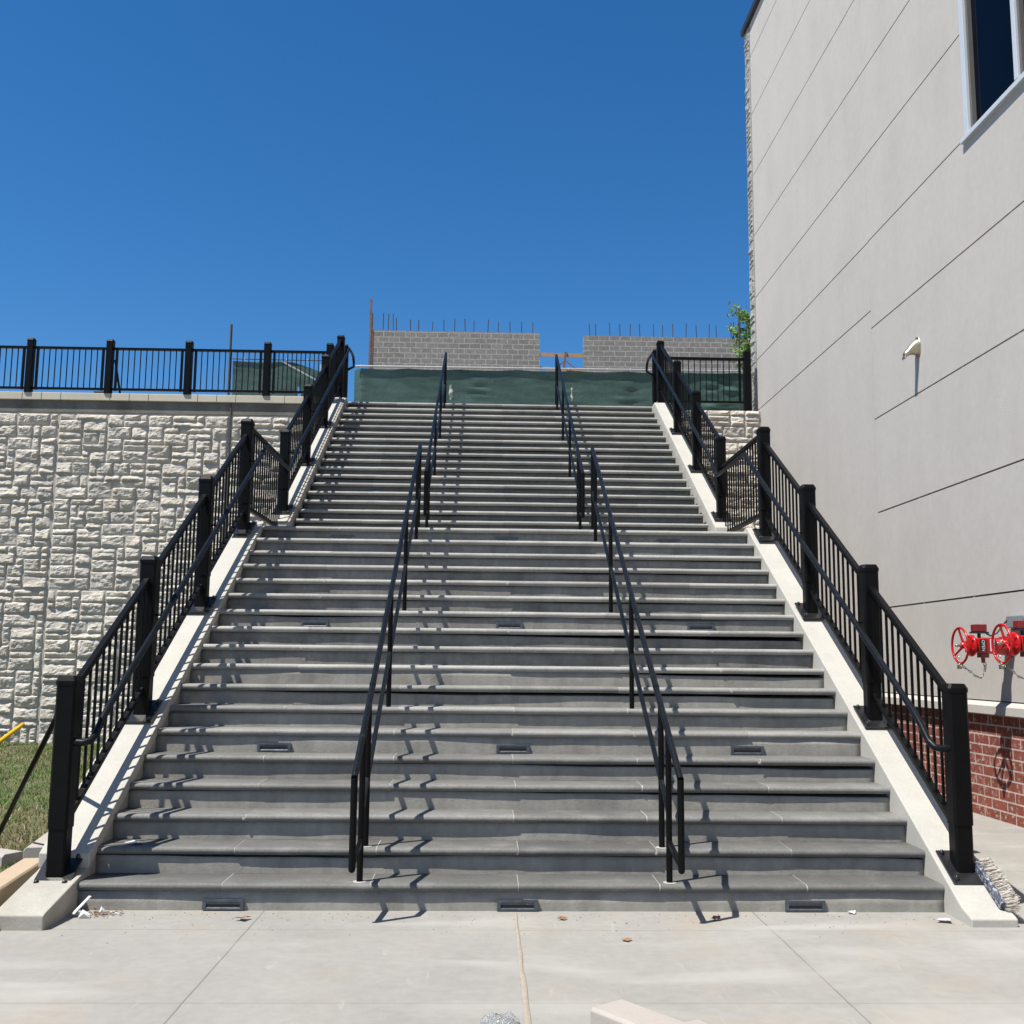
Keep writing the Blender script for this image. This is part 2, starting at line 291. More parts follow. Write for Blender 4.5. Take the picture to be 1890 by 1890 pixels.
# ---------------------------------------------------------------- staircase
RI = [m_riser]  # darker cement for higher risers, with their shade put into the colour
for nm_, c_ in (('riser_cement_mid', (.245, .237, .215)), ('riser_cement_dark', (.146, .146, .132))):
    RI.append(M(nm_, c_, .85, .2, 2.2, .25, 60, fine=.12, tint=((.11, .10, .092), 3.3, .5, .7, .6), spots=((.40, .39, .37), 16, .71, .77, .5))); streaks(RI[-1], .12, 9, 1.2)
st = thing('staircase', (0.03, 0, 0), 'wide grey outdoor staircase of two flights climbing between concrete cheek walls', 'staircase')
W1 = (-2.66, 2.70); W2 = (-2.615, 2.655)
dz = {4: .006, 5: .006, 6: .012, 7: .006, 8: .003}
steps = {}; OO = {}
TV = []
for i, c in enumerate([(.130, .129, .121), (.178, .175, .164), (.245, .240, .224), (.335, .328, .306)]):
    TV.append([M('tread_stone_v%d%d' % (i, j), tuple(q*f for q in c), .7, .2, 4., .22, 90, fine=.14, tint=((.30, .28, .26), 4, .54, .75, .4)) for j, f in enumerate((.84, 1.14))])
def step_y(k): return (k-1)*T if k <= 18 else YU+(k-19)*T
joints_base = [-1.77, -.86, .031, .93, 1.83]
for k in range(1, 37):
    y = step_y(k); z = k*R_+dz.get(k, 0); z0 = (k-1)*R_+dz.get(k-1, 0); x0, x1 = W1 if k <= 18 else W2
    o = {1: .020, 2: .026, 3: .030, 4: .024, 5: .030, 6: .019, 7: .030, 8: .033, 9: .015, 10: .032, 11: .034, 12: .022, 13: .029, 14: .027, 15: .036, 16: .034, 17: .030}.get(k, .040)
    if k == 1: z0 = -.06
    d = MB(); nn = 90; top = z-.0535; zr = [z0, z0+.05, (z0+top)/2+.02, top]; seed = k*3.7
    OO[k] = o
    for j, zz in enumerate(zr):
        for i in range(nn+1):
            x = x0+(x1-x0)*i/nn
            yy = y+o+.0075*noise.noise((x*.8, seed, 0))+.003*noise.noise((x*3.5, seed, zz*4))+(.004 if (j == 3) else 0)*noise.noise((x*2, seed, 9))
            if j == 3: zz += .0035*noise.noise((x*2.5, seed, 11))+.002*noise.noise((x*14, seed, 2))
            d.v.append((x, yy, zz))
    for j in range(3):
        for i in range(nn): a = j*(nn+1)+i; d.f.append((a, a+1, a+nn+2, a+nn+1)); d.mi.append(0); d.sm.append(True)
    nb = len(d.v); depth = .30 if k not in (18, 36) else .5
    d.v += [(x0, y+o+depth, z0), (x1, y+o+depth, z0), (x1, y+o+depth, top), (x0, y+o+depth, top)]
    b0, b1, b2, b3 = nb, nb+1, nb+2, nb+3; L3 = 3*(nn+1)
    d.f += [(b1, b0, b3, b2), tuple([L3+i for i in range(nn+1)]+[b2, b3]), tuple([0, (nn+1), 2*(nn+1), L3, b3, b0]), tuple([nn, b1, b2, L3+nn, 2*(nn+1)+nn, nn+1+nn])]; d.mi += [0]*4; d.sm += [False]*4
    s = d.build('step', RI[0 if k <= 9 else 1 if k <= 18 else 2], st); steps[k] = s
    # precast tread: sections with white mortar between them
    tb = MB(); js = [x0-.0]+[j+random.uniform(-.02, .02)+(.0) for j in (joints_base if k % 6 != 3 else [-1.77, .031, .93, 1.83])]+[x1]
    dep = T+.07 if k != 18 else (YU-YL)+.06
    if k == 36: dep = .42
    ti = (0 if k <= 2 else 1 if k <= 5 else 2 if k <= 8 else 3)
    for a, b in zip(js, js[1:]):
        jy = random.uniform(-.004, .004); jr = random.uniform(-.002, .002); jz = random.uniform(-.0012, .0012); th = .050
        prof = [(y+dep, z-th), (y+.028, z-th)]
        for q in range(0, 9):
            an = -math.pi/2-q/8*math.pi; prof.append((y+.026+.026*math.cos(an), z-.025+.025*math.sin(an)))
        prof += [(y+.06, z+.0), (y+dep, z)]
        g = .0025
        vs = []; ns = 8; nP = len(prof)
        for q in range(ns+1):
            x = a+g+(b-a-2*g)*q/ns; wob = .0016*noise.noise((x*3, seed, 4)); f = jy+jr*(q/ns*2-1)+wob
            vs += [(x, py+(f if py < y+.1 else 0), pz_+jz+.0012*noise.noise((x*5, seed, 8))) for py, pz_ in prof]
        fs = [(q*nP+i, q*nP+(i+1) % nP, (q+1)*nP+(i+1) % nP, (q+1)*nP+i) for q in range(ns) for i in range(nP)]
        mm = random.choice([0, 0, 2, 3]); tb.add(vs, fs, mm, True); tb.add(vs[:nP], [tuple(range(nP-1, -1, -1))], mm); tb.add(vs[-nP:], [tuple(range(nP))], mm)
    for j in js[1:-1]:
        prof = [(y+dep-.01, z-.047), (y+.03, z-.047)]+[(y+.0255+.0245*math.cos(-math.pi/2-q/8*math.pi), z-.0245+.0235*math.sin(-math.pi/2-q/8*math.pi)) for q in range(9)]+[(y+dep-.01, z-.001)]
        wj = random.choice([.0025, .003, .0035, .005]); off = .0006
        tb.extrude_x([(p-off*(p < y+.05), q) for p, q in prof], j-wj, j+wj, 1)
        if random.random() < .35:   # smear of mortar left on the nose
            tb.lathe((j+random.uniform(-.012, .012), y-.0005, z-.028), (0, -1, 0), [(0, .012), (.0015, .009), (.002, 0)], 7, 1)
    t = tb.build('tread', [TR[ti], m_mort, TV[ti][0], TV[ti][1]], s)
# recessed step lights
def step_light(k, x):
    y = step_y(k)+.02; z0 = (k-1)*R_+dz.get(k-1, 0)+.006; p = MB(); w, h = .25, .064
    y = step_y(k)+OO[k]-.016
    p.box((x-w/2, y, z0+h-.014), (x+w/2, y+.03, z0+h)); p.box((x-w/2, y, z0), (x+w/2, y+.03, z0+.010))
    p.box((x-w/2, y, z0+.010), (x-w/2+.022, y+.03, z0+h-.014)); p.box((x+w/2-.022, y, z0+.010), (x+w/2, y+.03, z0+h-.014))
    p.add([(x-w/2+.022, y+.001, z0+h-.014), (x+w/2-.022, y+.001, z0+h-.014), (x+w/2-.022, y+.0043, z0+h-.030), (x-w/2+.022, y+.0043, z0+h-.030)], [(0, 1, 2, 3)])
    p.add([(x-w/2+.022, y+.001, z0+.010), (x+w/2-.022, y+.001, z0+.010), (x+w/2-.022, y+.0043, z0+.016), (x-w/2+.022, y+.0043, z0+.016)], [(0, 1, 2, 3)])
    p.box((x-w/2+.022, y+.0045, z0+.010), (x+w/2-.022, y+.02, z0+h-.014), 1)
    p.build('step_light', [m_bronze, m_void], steps[k])
for k in (1, 6, 12, 18, 24, 30):
    for x in (-1.765, .033, 1.82): step_light(k, x)
# cheek walls
def cheek(x0, x1, left):
    o = .06; a = -.46 if left else -.345; zb = -.1
    if left: pr = [(a, zb), (a, .082), (a+.022, .09), (.14, nz(.14)-.035), (.14, nz(.14)-.035), (4.70, nz(4.70)-.035)]
    else: pr = [(a, zb), (a, .045), (a+.03, .058), (-.22, nz(-.22)+.055), (4.70, nz(4.70)+.055)]
    zt = pr[-1][1]
    pr += [(4.80, zt-.02 if left else zt-.02), (5.02, 18*R_-.012), (YU+.02, 18*R_-.012), (YU+.06, nz(YU+.06)+.055), (YTOP+.02, ZP+.07), (YTOP+.36, ZP+.07), (YTOP+.36, zb)]
    c = MB().extrude_x(pr, x0, x1).build('cheek_wall', m_cheek if left else m_curb, st, .008)
    if left:
        q = [(.15, nz(.15)-.035), (.15, nz(.15)+.055), (4.71, nz(4.71)+.055), (4.82, nz(4.71)+.045), (5.0, 18*R_+.0), (4.72, nz(4.70)-.034)]
        MB().extrude_x(q, x0-.01, x1+.012).build('coping', m_curb, c, .006)
        q = [(YU+.08, nz(YU+.08)+.051), (YU+.04, nz(YU+.06)+.058), (YU+.08, nz(YU+.08)+.075), (YTOP-.02, nz(YTOP-.02)+.075), (YTOP+.37, ZP+.09), (YTOP+.37, ZP+.071), (YTOP+.02, ZP+.071)]
        MB().extrude_x(q, x0-.01, x1-.03).build('coping', m_curb, c, .006)
cheek(-2.945, -2.652, True); cheek(2.695, 2.975, False)
MB().box((W2[0], YL+.5, 15.5*R_), (W2[1], YU+.2, 18*R_-.06)).build('landing_slab', m_cheek, st)
for sx in (-1, 1):
    x0, x1 = (-2.96, W1[0]-.0) if sx < 0 else (W1[1], 2.99)
    pass
# ---------------------------------------------------------------- side railings
PY = [.06, 1.475, 2.95, 4.43, 6.50, 8.0, 9.46, 11.0]
def railing(side):
    X = -2.795 if side < 0 else 2.838; inb = -side
    lab = 'black metal guard railing with balusters along the %s edge of the staircase' % ('left' if side < 0 else 'right')
    root = thing('stair_railing', (X, .06, .19), lab, 'railing', 'stair side railings')
    H = 1.215; proto = {}
    def post(y, zb, H, slope, key):
        zt = zb+H
        if key in proto:
            src, y0, z0 = proto[key]; o = inst(src, 'post', root, (0, y-y0, zb-z0)); ORG[o.name] = ORG[root.name]
            for ch in src.children: inst(ch, ch.name.split('.')[0], o, (0, 0, 0))
            return
        p = MB(); p.prism((X, y), .113, .113, zb-.08, zb+.27, .012); p.prism((X, y), .124, .124, zb+.27, zt-.045, .014)
        o = p.build('post', m_blk, root)
        c = MB(); c.prism((X, y), .132, .132, zt-.055, zt-.03, .014); c.prism((X, y), .132, .132, zt-.03, zt, .014, 0, .104, .104); c.build('post_cap', m_blk, o)
        b = MB(); s = slope; dl = .125
        b.beam((X, y-dl, zb+.008-s*dl), (X, y+dl, zb+.008+s*dl), .225, .014)
        for bx in (-.085, .085):
            for by in (-.098, .098): b.lathe((X+bx, y+by, zb+.016+s*by), (0, -s, 1), [(0, .018), (.010, .018), (.014, .012), (.022, .010), (.024, 0)], 10)
        b.build('base_plate', m_plate, o, .002, 1); proto[key] = (o, y, zb)
    zbs = []; fy = lambda y: R_*(19+(y-YU)/T)
    for i, y in enumerate(PY):
        zb = nz(y)+(.056 if i < 4 or side > 0 else .078)
        if i == 7: zb = ZP+(.09 if side < 0 else .07)
        if i == 4 and side < 0: zb = fy(y)+.078
        if i == 0: zb = .212 if side < 0 else .258
        zt_ = {0: 1.41, 4: 4.45}.get(i, (nz(y)+1.25 if i < 7 else 7.17)-(.03 if 4 < i < 7 else 0)); zbs.append(zb); post(y, zb, zt_-zb, SL if i < 7 else 0, 10+i)
    post(11.50, ZP, 1.22, 0, 3)
    def rail(name, y0, z0, y1, z1, w, h): MB().beam((X, y0, z0), (X, y1, z1), w, h, ch=.004).build(name, m_blk, root)
    bal = {}
    def panel(y0, y1, f_top, f_bot, nb, key):
        rail('top_rail', y0, f_top(y0)-.022, y1, f_top(y1)-.022, .045, .044)
        rail('bottom_rail', y0, f_bot(y0)+.018, y1, f_bot(y1)+.018, .045, .036)
        for i in range(nb):
            y = y0+(y1-y0)*(i+.5)/nb; zb = f_bot(y)+.03; zt = f_top(y)-.03
            if key not in bal:
                m = MB().box((X-.008, y-.008, zb), (X+.008, y+.008, zt)); m.prism((X, y), .03, .03, zb-.012, zb+.022, .004); bal[key] = (m.build('baluster', m_blk, root), y, zb)
            else:
                s, yy, zz = bal[key]; inst(s, 'baluster', root, (0, y-yy, zb-zz))
    pw = .062
    for i in (0, 1, 2): panel(PY[i]+pw, PY[i+1]-pw, lambda y: R_*(1+y/T)+1.115, lambda y: R_*(1+y/T)+.25, 12, 0)
    LZ = 18*R_
    panel(PY[3]+pw, PY[4]-pw, lambda y: LZ+1.085, lambda y: LZ+.155, 17, 1)
    fu = lambda y: R_*(19+(y-YU)/T)
    for i in (4, 5, 6): panel(PY[i]+pw, PY[i+1]-pw, lambda y: fu(y)+1.095-.02*(y-6.5)/4.5, lambda y: fu(y)+.23-.02*(y-6.5)/4.5, 12, 2)
    panel(PY[7]+pw, 11.50-pw, lambda y: ZP+1.09, lambda y: ZP+.15, 3, 3)
    # handrail tube with brackets
    hx = X+inb*.165; e = X+inb*.06
    hh = .865; zl = LZ+.87
    path = [(e, .035, 1.005), (X+inb*.115, .03, 1.0), (hx-inb*.015, .045, 1.008), (hx, .10, 1.045), (hx, .2, nz(.2)+hh-.015), (hx, .32, nz(.32)+hh)]
    path += [(hx, y, nz(y)+hh) for y in (1.5, 3.0, 4.3, 4.5)]+[(hx, 4.60, zl-.006), (hx, 4.68, zl), (hx, 5.9, zl), (hx, 5.98, zl+.012), (hx, 6.08, zl+.06)]
    path += [(hx, y, fu(y)+.90) for y in (6.4, 8, 9.5, 10.7)]+[(hx, 10.85, ZP+.955), (hx, 11.25, ZP+.985)]
    if side < 0: path += [(hx, 11.42, ZP+.975), (hx, 11.50, ZP+.90), (hx, 11.50, ZP+.82), (e, 11.5, ZP+.76)]
    else: path += [(hx, 11.42, ZP+.975), (hx, 11.50, ZP+.90), (hx, 11.50, ZP+.82), (e, 11.5, ZP+.76)]
    t = MB().tube(path, .0225, 14)
    for y in (1.62, 3.1, 8.1, 9.6):
        f = (nz(y)+hh) if y < 5 else fu(y)+.90; dy = .03; t.tube([(hx, y-dy, f-dy*SL), (hx, y+dy, f+dy*SL)], .0245, 14)
    t.build('handrail', m_rail, root)
    for i in range(1, 7):
        y = PY[i]; f = nz(y)+hh if i < 4 else fu(y)+.90
        if i == 4: f = fu(y)+.90
        MB().tube([(e, y, f-.07), (X+inb*.12, y, f-.07), (hx, y, f-.022)], .007, 8).build('bracket', m_blk, root)
    return root
railing(-1); railing(1)
# ---------------------------------------------------------------- centre handrails
def centre_rail(X, upper, label):
    z0 = 0 if not upper else 18*R_; ys = 0 if not upper else YU; f = lambda y: R_*(1+(y-ys)/T)+z0
    root = thing('centre_handrail', (X, ys+.06, z0+R_), label, 'handrail', 'handrails standing on the steps')
    ya, yb = ys-.34, ys+17*T+(.10 if not upper else .06); hh = .88; rr = .0205
    za = f(ya)+hh; zb = f(yb)+hh-.01
    t = MB().tube([(X, ya, za), (X, ya+.004, za+.003)]+[(X, ya+(yb-ya)*i/8, f(ya+(yb-ya)*i/8)+hh) for i in range(1, 8)]+[(X, yb, zb)], rr, 14)
    for q in (.17, .33, .5, .67, .83):
        y = ya+(yb-ya)*q; t.tube([(X, y-.015, f(y-.015)+hh), (X, y+.015, f(y+.015)+hh)], rr+.002, 14)
    t.build('handrail', m_rail, root)
    zd = z0+.315
    MB().tube([(X, ya+.002, za-.002), (X, ya, zd)], rr, 14).lathe((X, ya, zd), (0, 0, -1), [(0, rr), (rr*.5, rr*.87), (rr*.85, rr*.5), (rr, 0)], 14).build('end_bar', m_blk, root)
    MB().beam((X, ya, zd+.02), (X, ys+.065, zd+.095), .026, .03).build('end_link', m_blk, root)
    # upper end
    zt = f(yb)+hh; zu = (18*R_ if not upper else ZP)+.34
    MB().tube([(X, yb, zb+.004), (X, yb, zu)], rr, 14).lathe((X, yb, zu), (0, 0, -1), [(0, rr), (rr*.5, rr*.87), (rr*.85, rr*.5), (rr, 0)], 14).build('end_bar', m_blk, root)
    lv = [1, 2, 7, 12, 17, 18]; prev = None; pp = []
    for j, k in enumerate(lv):
        kk = k+(18 if upper else 0); y = step_y(kk)+.065; zz = kk*R_; top = f(y)+hh-.01; pp.append((y, zz))
        MB().tube([(X, y, zz-.01), (X, y, top)], .0195, 12).lathe((X, y, zz), (0, 0, 1), [(0, .042), (.0015, .040), (.002, .019)], 14, 1).build('post', [m_blk, m_mort], root)
    MB().beam((X, yb, zu+.03), (X, pp[-1][0]+.01, zu-.0), .026, .03).build('end_link', m_blk, root)
    for (y0, a), (y1, b) in zip(pp, pp[1:]):
        if y1-y0 < .15: continue
        MB().beam((X, y0+.012, f(y0)+.385), (X, y1-.012, f(y1)+.385), .030, .030, ch=.005).build('lower_rail', m_rail, root)
    if True:
        y0, y1 = pp[4][0], pp[5][0]
centre_rail(-.945, False, 'black pipe handrail standing left of centre on the lower flight')
centre_rail(.985, False, 'black pipe handrail standing right of centre on the lower flight')
centre_rail(-.945, True, 'black pipe handrail standing left of centre on the upper flight')
centre_rail(.985, True, 'black pipe handrail standing right of centre on the upper flight')
# ---------------------------------------------------------------- stone faced retaining walls
def ashlar(mb, x0, x1, z0, z1, y, cw=.136, chh=.100, seed=1, axis='x', amp=1., sgn=-1, flat=True):
    rnd = random.Random(seed); nx = max(1, int(round((x1-x0)/cw))); nzz = max(1, int(round((z1-z0)/chh))); cw = (x1-x0)/nx; chh = (z1-z0)/nzz
    used = [[False]*nx for _ in range(nzz)]
    sizes = [(2, 1), (3, 1), (4, 1), (2, 2), (3, 2), (4, 2), (3, 2), (2, 2), (1, 2), (1, 3), (3, 1), (2, 1), (1, 1), (5, 2), (3, 3)]
    wts = [9, 10, 5, 12, 14, 9, 12, 7, 1.5, .8, 6, 6, .6, 3, 1.5]
    for j in range(nzz):
        for i in range(nx):
            if used[j][i]: continue
            for _ in range(40):
                w, h = rnd.choices(sizes, wts)[0]
                if i+w <= nx and j+h <= nzz and all(not used[j+b][i+a] for a in range(w) for b in range(h)): break
            else: w, h = 1, 1
            for a in range(w):
                for b in range(h): used[j+b][i+a] = True
            xa, xb = x0+i*cw, x0+(i+w)*cw; za, zb = z0+j*chh, z0+(j+h)*chh
            g = .008; xa += g*rnd.uniform(.6, 1.4); xb -= g*rnd.uniform(.6, 1.4); za += g*rnd.uniform(.5, 1.3); zb -= g*rnd.uniform(.5, 1.3)
            nu = max(5, int((xb-xa)/.023)); nv = max(5, int((zb-za)/.023)); dep = rnd.uniform(.018, .036)*amp; sd = rnd.uniform(0, 900)
            tx, tz = rnd.uniform(-.02, .02), rnd.uniform(-.03, .02); vs = []
            for v in range(nv+1):
                for u in range(nu+1):
                    fu, fv = u/nu, v/nv; xx = xa+(xb-xa)*fu; zz = za+(zb-za)*fv
                    edge = min(fu*(xb-xa), (1-fu)*(xb-xa), fv*(zb-za), (1-fv)*(zb-za)); k = 0 if edge < .001 else 1
                    nn = noise.noise((xx*8+sd, zz*9, 0))*.012+noise.noise((xx*24+sd, zz*28, 3))*.009+abs(noise.noise((xx*7+zz*4+sd, zz*13, 7)))*.024-.004
                    dd = (dep+nn+tx*(fu-.5)*2+tz*(fv-.5)*2)*(0.0 if k == 0 else (.42+.58*min(1, edge/.036)**.7))
                    dd = max(dd, 0.006) if k else -.002
                    jx = .005*noise.noise((zz*9+sd, 1, fu*3)) if fu in (0, 1) or True else 0; jz = .006*noise.noise((xx*8+sd, 2, fv*3))
                    P = (xx+jx, y+sgn*dd, zz+jz)
                    if axis == 'y': P = (y+sgn*dd, xx+jx, zz+jz)
                    vs.append(P)
            mb.add(vs, [(v*(nu+1)+u, v*(nu+1)+u+1, (v+1)*(nu+1)+u+1, (v+1)*(nu+1)+u) for v in range(nv) for u in range(nu)], 0, flat is False)
YW = 10.52
def retaining(x0, x1, label, band, cope, zbase, yw, segs, seed):
    root = thing('retaining_wall', ((x0+x1)/2, yw+.15, zbase), label, 'wall', 'stone faced retaining walls')
    MB().box((x0, yw, zbase-.3), (x1, YTOP+.34 if band else yw+.3, ZP-.14 if band else 6.11)).build('wall_core', m_stoneb, root)
    top = ZP-.36 if band else 6.12
    f = MB(); s = seed
    for a, b in segs:
        for za, zb in ([(zbase-.05, 2.62), (2.63, 4.54), (4.55, top)] if band else [(zbase, top)]): ashlar(f, a+.006, b-.006, za, zb, yw, seed=s); s += 1
    f.build('stone_facing', m_stone, root, normals=False)
    if band: MB().box((x0, yw-.012, top+.02), (x1, yw+.1, ZP-.138)).build('concrete_band', m_band, root, .004)
    if cope:
        xx = x1; ws = [.32, .32, .82]; i = 0; proto = None
        while xx > x0:
            w = ws[i % 3]; a = max(x0, xx-w)
            MB().box((a+.003, yw-.055, ZP-.135), (xx-.003, yw+.30, ZP-.008)).build('coping_stone', m_cope, root, .008); xx = a; i += 1
    return root
retaining(-11.2, -2.99, 'long pale stone faced wall behind the lawn, left of the staircase', True, True, .05, YW, [(-11.2, -7.402), (-7.397, -4.555), (-4.525, -2.99)], 11)
MB().box((-4.55, YW-.03, .0), (-4.53, YW+.02, ZP-.15)).build('control_joint', m_groove, [o for o in bpy.data.objects if o.name == 'retaining_wall'][0])
retaining(2.99, 4.80, 'short stone faced wall between the staircase and the stucco building', False, False, 0, 11.72, [(2.99, 4.79)], 53)
# ---------------------------------------------------------------- plaza fences
def fence(xs, y, zb, zt, label, seed, stile=True, zoff=0):
    root = thing('metal_fence', (xs[0], y, zb), label, 'fence', 'black metal fences along the plaza edge')
    p0 = None
    for x in xs:
        if p0 is None:
            p = MB().prism((x, y), .115, .115, zb, zt-.03, .012); p0 = p.build('post', m_blk, root); MB().prism((x, y), .125, .125, zt-.035, zt, .012, 0, .1, .1).build('post_cap', m_blk, p0); x00 = x
        else:
            o = inst(p0, 'post', root, (x-x00, 0, 0))
            for ch in p0.children: inst(ch, 'post_cap', o, (0, 0, 0))
    b0 = None; cnt = 0
    for a, b in zip(xs, xs[1:]):
        MB().beam((a+.05, y, zt-.155), (b-.05, y, zt-.155), .045, .042).build('top_rail', m_blk, root)
        MB().beam((a+.05, y, zb+.075), (b-.05, y, zb+.075), .045, .036).build('bottom_rail', m_blk, root)
        for s_ in (a+.115, b-.115): MB().box((s_-.018, y-.02, zb+.05), (s_+.018, y+.02, zt-.14)).build('stile', m_blk, root)
        nb = 10
        for i in range(nb):
            x = a+.115+(b-a-.23)*(i+1)/(nb+1)
            if b0 is None: b0 = MB().box((x-.007, y-.007, zb+.08), (x+.007, y+.007, zt-.16)).build('baluster', m_blk, root); bx = x
            else: inst(b0, 'baluster', root, (x-bx, 0, 0))
    return root
fence([-10.58, -9.255, -7.93, -6.605, -5.28, -3.955, -2.90], YW-.02, ZP-.008, 6.865, 'black baluster fence on top of the long stone wall, left of the stairs', 1)
def rfence():
    y = 11.86; zb = 6.10; xs = [2.93, 4.60]
    root = thing('metal_fence', (4.60, y, zb), 'short black baluster fence between the stair top and the building', 'fence', 'black metal fences along the plaza edge')
    p = MB().prism((4.60, y), .13, .13, zb, 7.26, .014).build('post', m_blk, root); MB().prism((4.60, y), .14, .14, 7.25, 7.29, .014, 0, .115, .115).build('post_cap', m_blk, p)
    MB().beam((2.90, y, 7.125), (4.54, y, 7.125), .05, .05).build('top_rail', m_blk, root); MB().beam((2.90, y, 6.305), (4.54, y, 6.305), .045, .04).build('bottom_rail', m_blk, root)
    MB().box((4.44, y-.02, 6.29), (4.48, y+.02, 7.11)).build('stile', m_blk, root)
    b0 = None
    for i in range(12):
        x = 3.03+.108*i+.05
        if b0 is None: b0 = MB().box((x-.0075, y-.0075, 6.31), (x+.0075, y+.0075, 7.11)).build('baluster', m_blk, root); bx = x
        else: inst(b0, 'baluster', root, (x-bx, 0, 0))
rfence()
# ---------------------------------------------------------------- green windscreen fences
def screen(x0, x1, y, ztl, ztr, zb, label, seed, posts, curl=False, slits=(), sag=.06):
    root = thing('construction_fence', ((x0+x1)/2, y, zb), label, 'fence', 'green screened construction fences')
    nx, nz_ = int((x1-x0)*26), 44; m = MB()
    for j in range(nz_+1):
        for i in range(nx+1):
            u, v = i/nx, j/nz_; x = x0+(x1-x0)*u; zt = ztl+(ztr-ztl)*u-.02-.022*abs(math.sin(x*2.6+seed))
            if sag and u > .55: zt -= sag*((u-.55)/.45)**1.2
            z = zb+(zt-zb)*v
            yy = y+.03+.018*noise.noise((x*1.3, z*1.1, seed))+.016*noise.noise((x*2.2+z*2, z*13, seed+3))*(.7+max(0, noise.noise((x*.9, 1, seed)))*4.5)+.05*math.sin(v*math.pi)
            if curl and u < .02: yy += (.02-u)/.02*.22; x += (.02-u)/.02*.05
            m.v.append((x, yy, z))
    for j in range(nz_):
        for i in range(nx):
            u, v = (i+.5)/nx, (j+.5)/nz_; X = x0+(x1-x0)*u; Z = zb+(min(ztl, ztr)-zb)*v
            if any(((X-sx)/.04)**2+((Z-sz)/.21)**2 < 1 for sx, sz in slits): continue
            a = j*(nx+1)+i; m.f.append((a, a+1, a+nx+2, a+nx+1)); m.mi.append(0); m.sm.append(True)
    m.build('windscreen', m_screen, root, normals=False)
    MB().tube([(x0+.1*curl, y+.0, ztl+.012), ((x0+x1)/2, y+.0, (ztl+ztr)/2+.012), (x1, y, ztr+.012)], .021 if not sag else .012, 10).build('top_pipe', m_galv if not sag else m_rebar, root)
    for x in posts: MB().tube([(x, y+.24, zb-.05), (x, y+.24, max(ztl, ztr)-.02)], .03, 10).build('post', m_galv, root)
    t = MB()
    for i in range(int((x1-x0)/.45)):
        x = x0+.25+i*.45+random.uniform(-.05, .05); zt = ztl+(ztr-ztl)*(x-x0)/(x1-x0); t.tube([(x+.024*math.cos(a)*.3, y+.026*math.cos(a), zt+.008+.03*math.sin(a)) for a in [q*math.pi/4 for q in range(8)]], .004, 5, close=True)
    t.build('tie_wires', m_white, root)
    return root
screen(-3.22, 7.2, 15.4, 7.895, 7.925, ZP-.02, 'green windscreen fence stretched behind the top of the stairs', 2., [0, 3, 6], True, [], 0)
screen(-5.80, -3.45, 15.4, 8.01, 8.0, ZP-.02, 'sagging green windscreen fence seen through the plaza fence on the left', 6., [-5.78, -3.9], False, [(-4.35, 7.25)], .35)
_sc = [o for o in bpy.data.objects if o.name.startswith('construction_fence')][0]
for sx, ww, hh_ in ((-1.02, .040, .17), (1.63, .022, .16)):
    f = MB(); N_ = 14
    for q in range(N_+1):
        v = q/N_*2-1; wv = ww*(1-v*v)**.5+.002; yy = 15.33+.012*math.sin(v*5+sx)
        f.v += [(sx-wv+.008*math.sin(v*7), yy, 7.33+v*hh_), (sx+.008*math.sin(v*7), yy-.02, 7.33+v*hh_), (sx+wv+.006*math.sin(v*9), yy, 7.33+v*hh_)]
    for q in range(N_):
        for e in (0, 1): a_ = q*3+e; f.f.append((a_, a_+1, a_+4, a_+3)); f.mi.append(0); f.sm.append(True)
    f.build('tear_flap', m_flap, _sc, normals=False)
tag(MB().beam((-4.7, 15.28, 7.95), (-3.4, 15.28, 7.25), .03, .03).build('brace_pole', m_galv), 'thin silver pole slanting down across the sagging green screen', 'pole')
tag(MB().tube([(-5.88, 15.5, ZP-.02), (-5.885, 15.5, 8.83)], .028, 8).build('steel_rod', m_rebar), 'thin dark rod sticking up above the left end of the green screen', 'rod')
# ---------------------------------------------------------------- block walls under construction
def block_wall(x0, x1, zt, bars, label, step_end=None):
    root = thing('block_wall', ((x0+x1)/2, 31.1, ZP), label, 'wall', 'unfinished concrete block walls')
    MB().box((x0, 31, ZP-.05), (x1, 31.2, zt)).build('blockwork', m_cmu, root)
    for x, z in bars:
        lx = random.uniform(-.03, .03); MB().tube([(x, 31.1, zt-.05), (x+lx, 31.1+random.uniform(-.05, .05), z)], .018, 6).build('rebar', m_rebar, root)
    MB().box((x0+.02, 31.0-.001, zt), (x1-.02, 31.2, zt+.004)).build('mortar_bed', m_stoneb, root)
block_wall(-4.63, 1.70, 13.835, list(zip([-4.23, -4.03, -3.84, -3.72, -3.19, -2.89, -2.38, -1.93, -1.53, -1.12, -.80, -.27, .13, .58, 1.01, 1.43], [14.55, 14.52, 14.55, 14.35, 14.30, 14.30, 14.25, 14.33, 14.36, 14.37, 14.31, 14.36, 14.28, 14.31, 14.30, 14.30])), 'unfinished grey block wall with rebar on top, left of the opening')
block_wall(3.36, 12.8, 13.77, list(zip([3.61, 3.83, 4.37, 4.76, 5.14, 5.52, 6.05, 6.39, 6.78, 7.28, 7.69, 8.16, 8.45, 9.01, 9.11, 9.35], [14.29, 14.28, 14.34, 14.28, 14.29, 14.30, 14.31, 14.28, 14.35, 14.35, 14.31, 14.33, 14.29, 14.43, 14.44, 14.49])), 'unfinished grey block wall with rebar on top, right of the opening')
tag(MB().beam((1.69, 31.04, 13.02), (3.37, 31.04, 13.0), .04, .14).build('lumber_board', m_wood), 'upper wooden board bridging the gap between the block walls', 'board', 'boards in the block wall opening')
tag(MB().beam((1.69, 31.10, 12.50), (3.37, 31.10, 12.44), .04, .13).build('lumber_board', m_wood), 'lower wooden board at the bottom of the gap between the block walls', 'board', 'boards in the block wall opening')
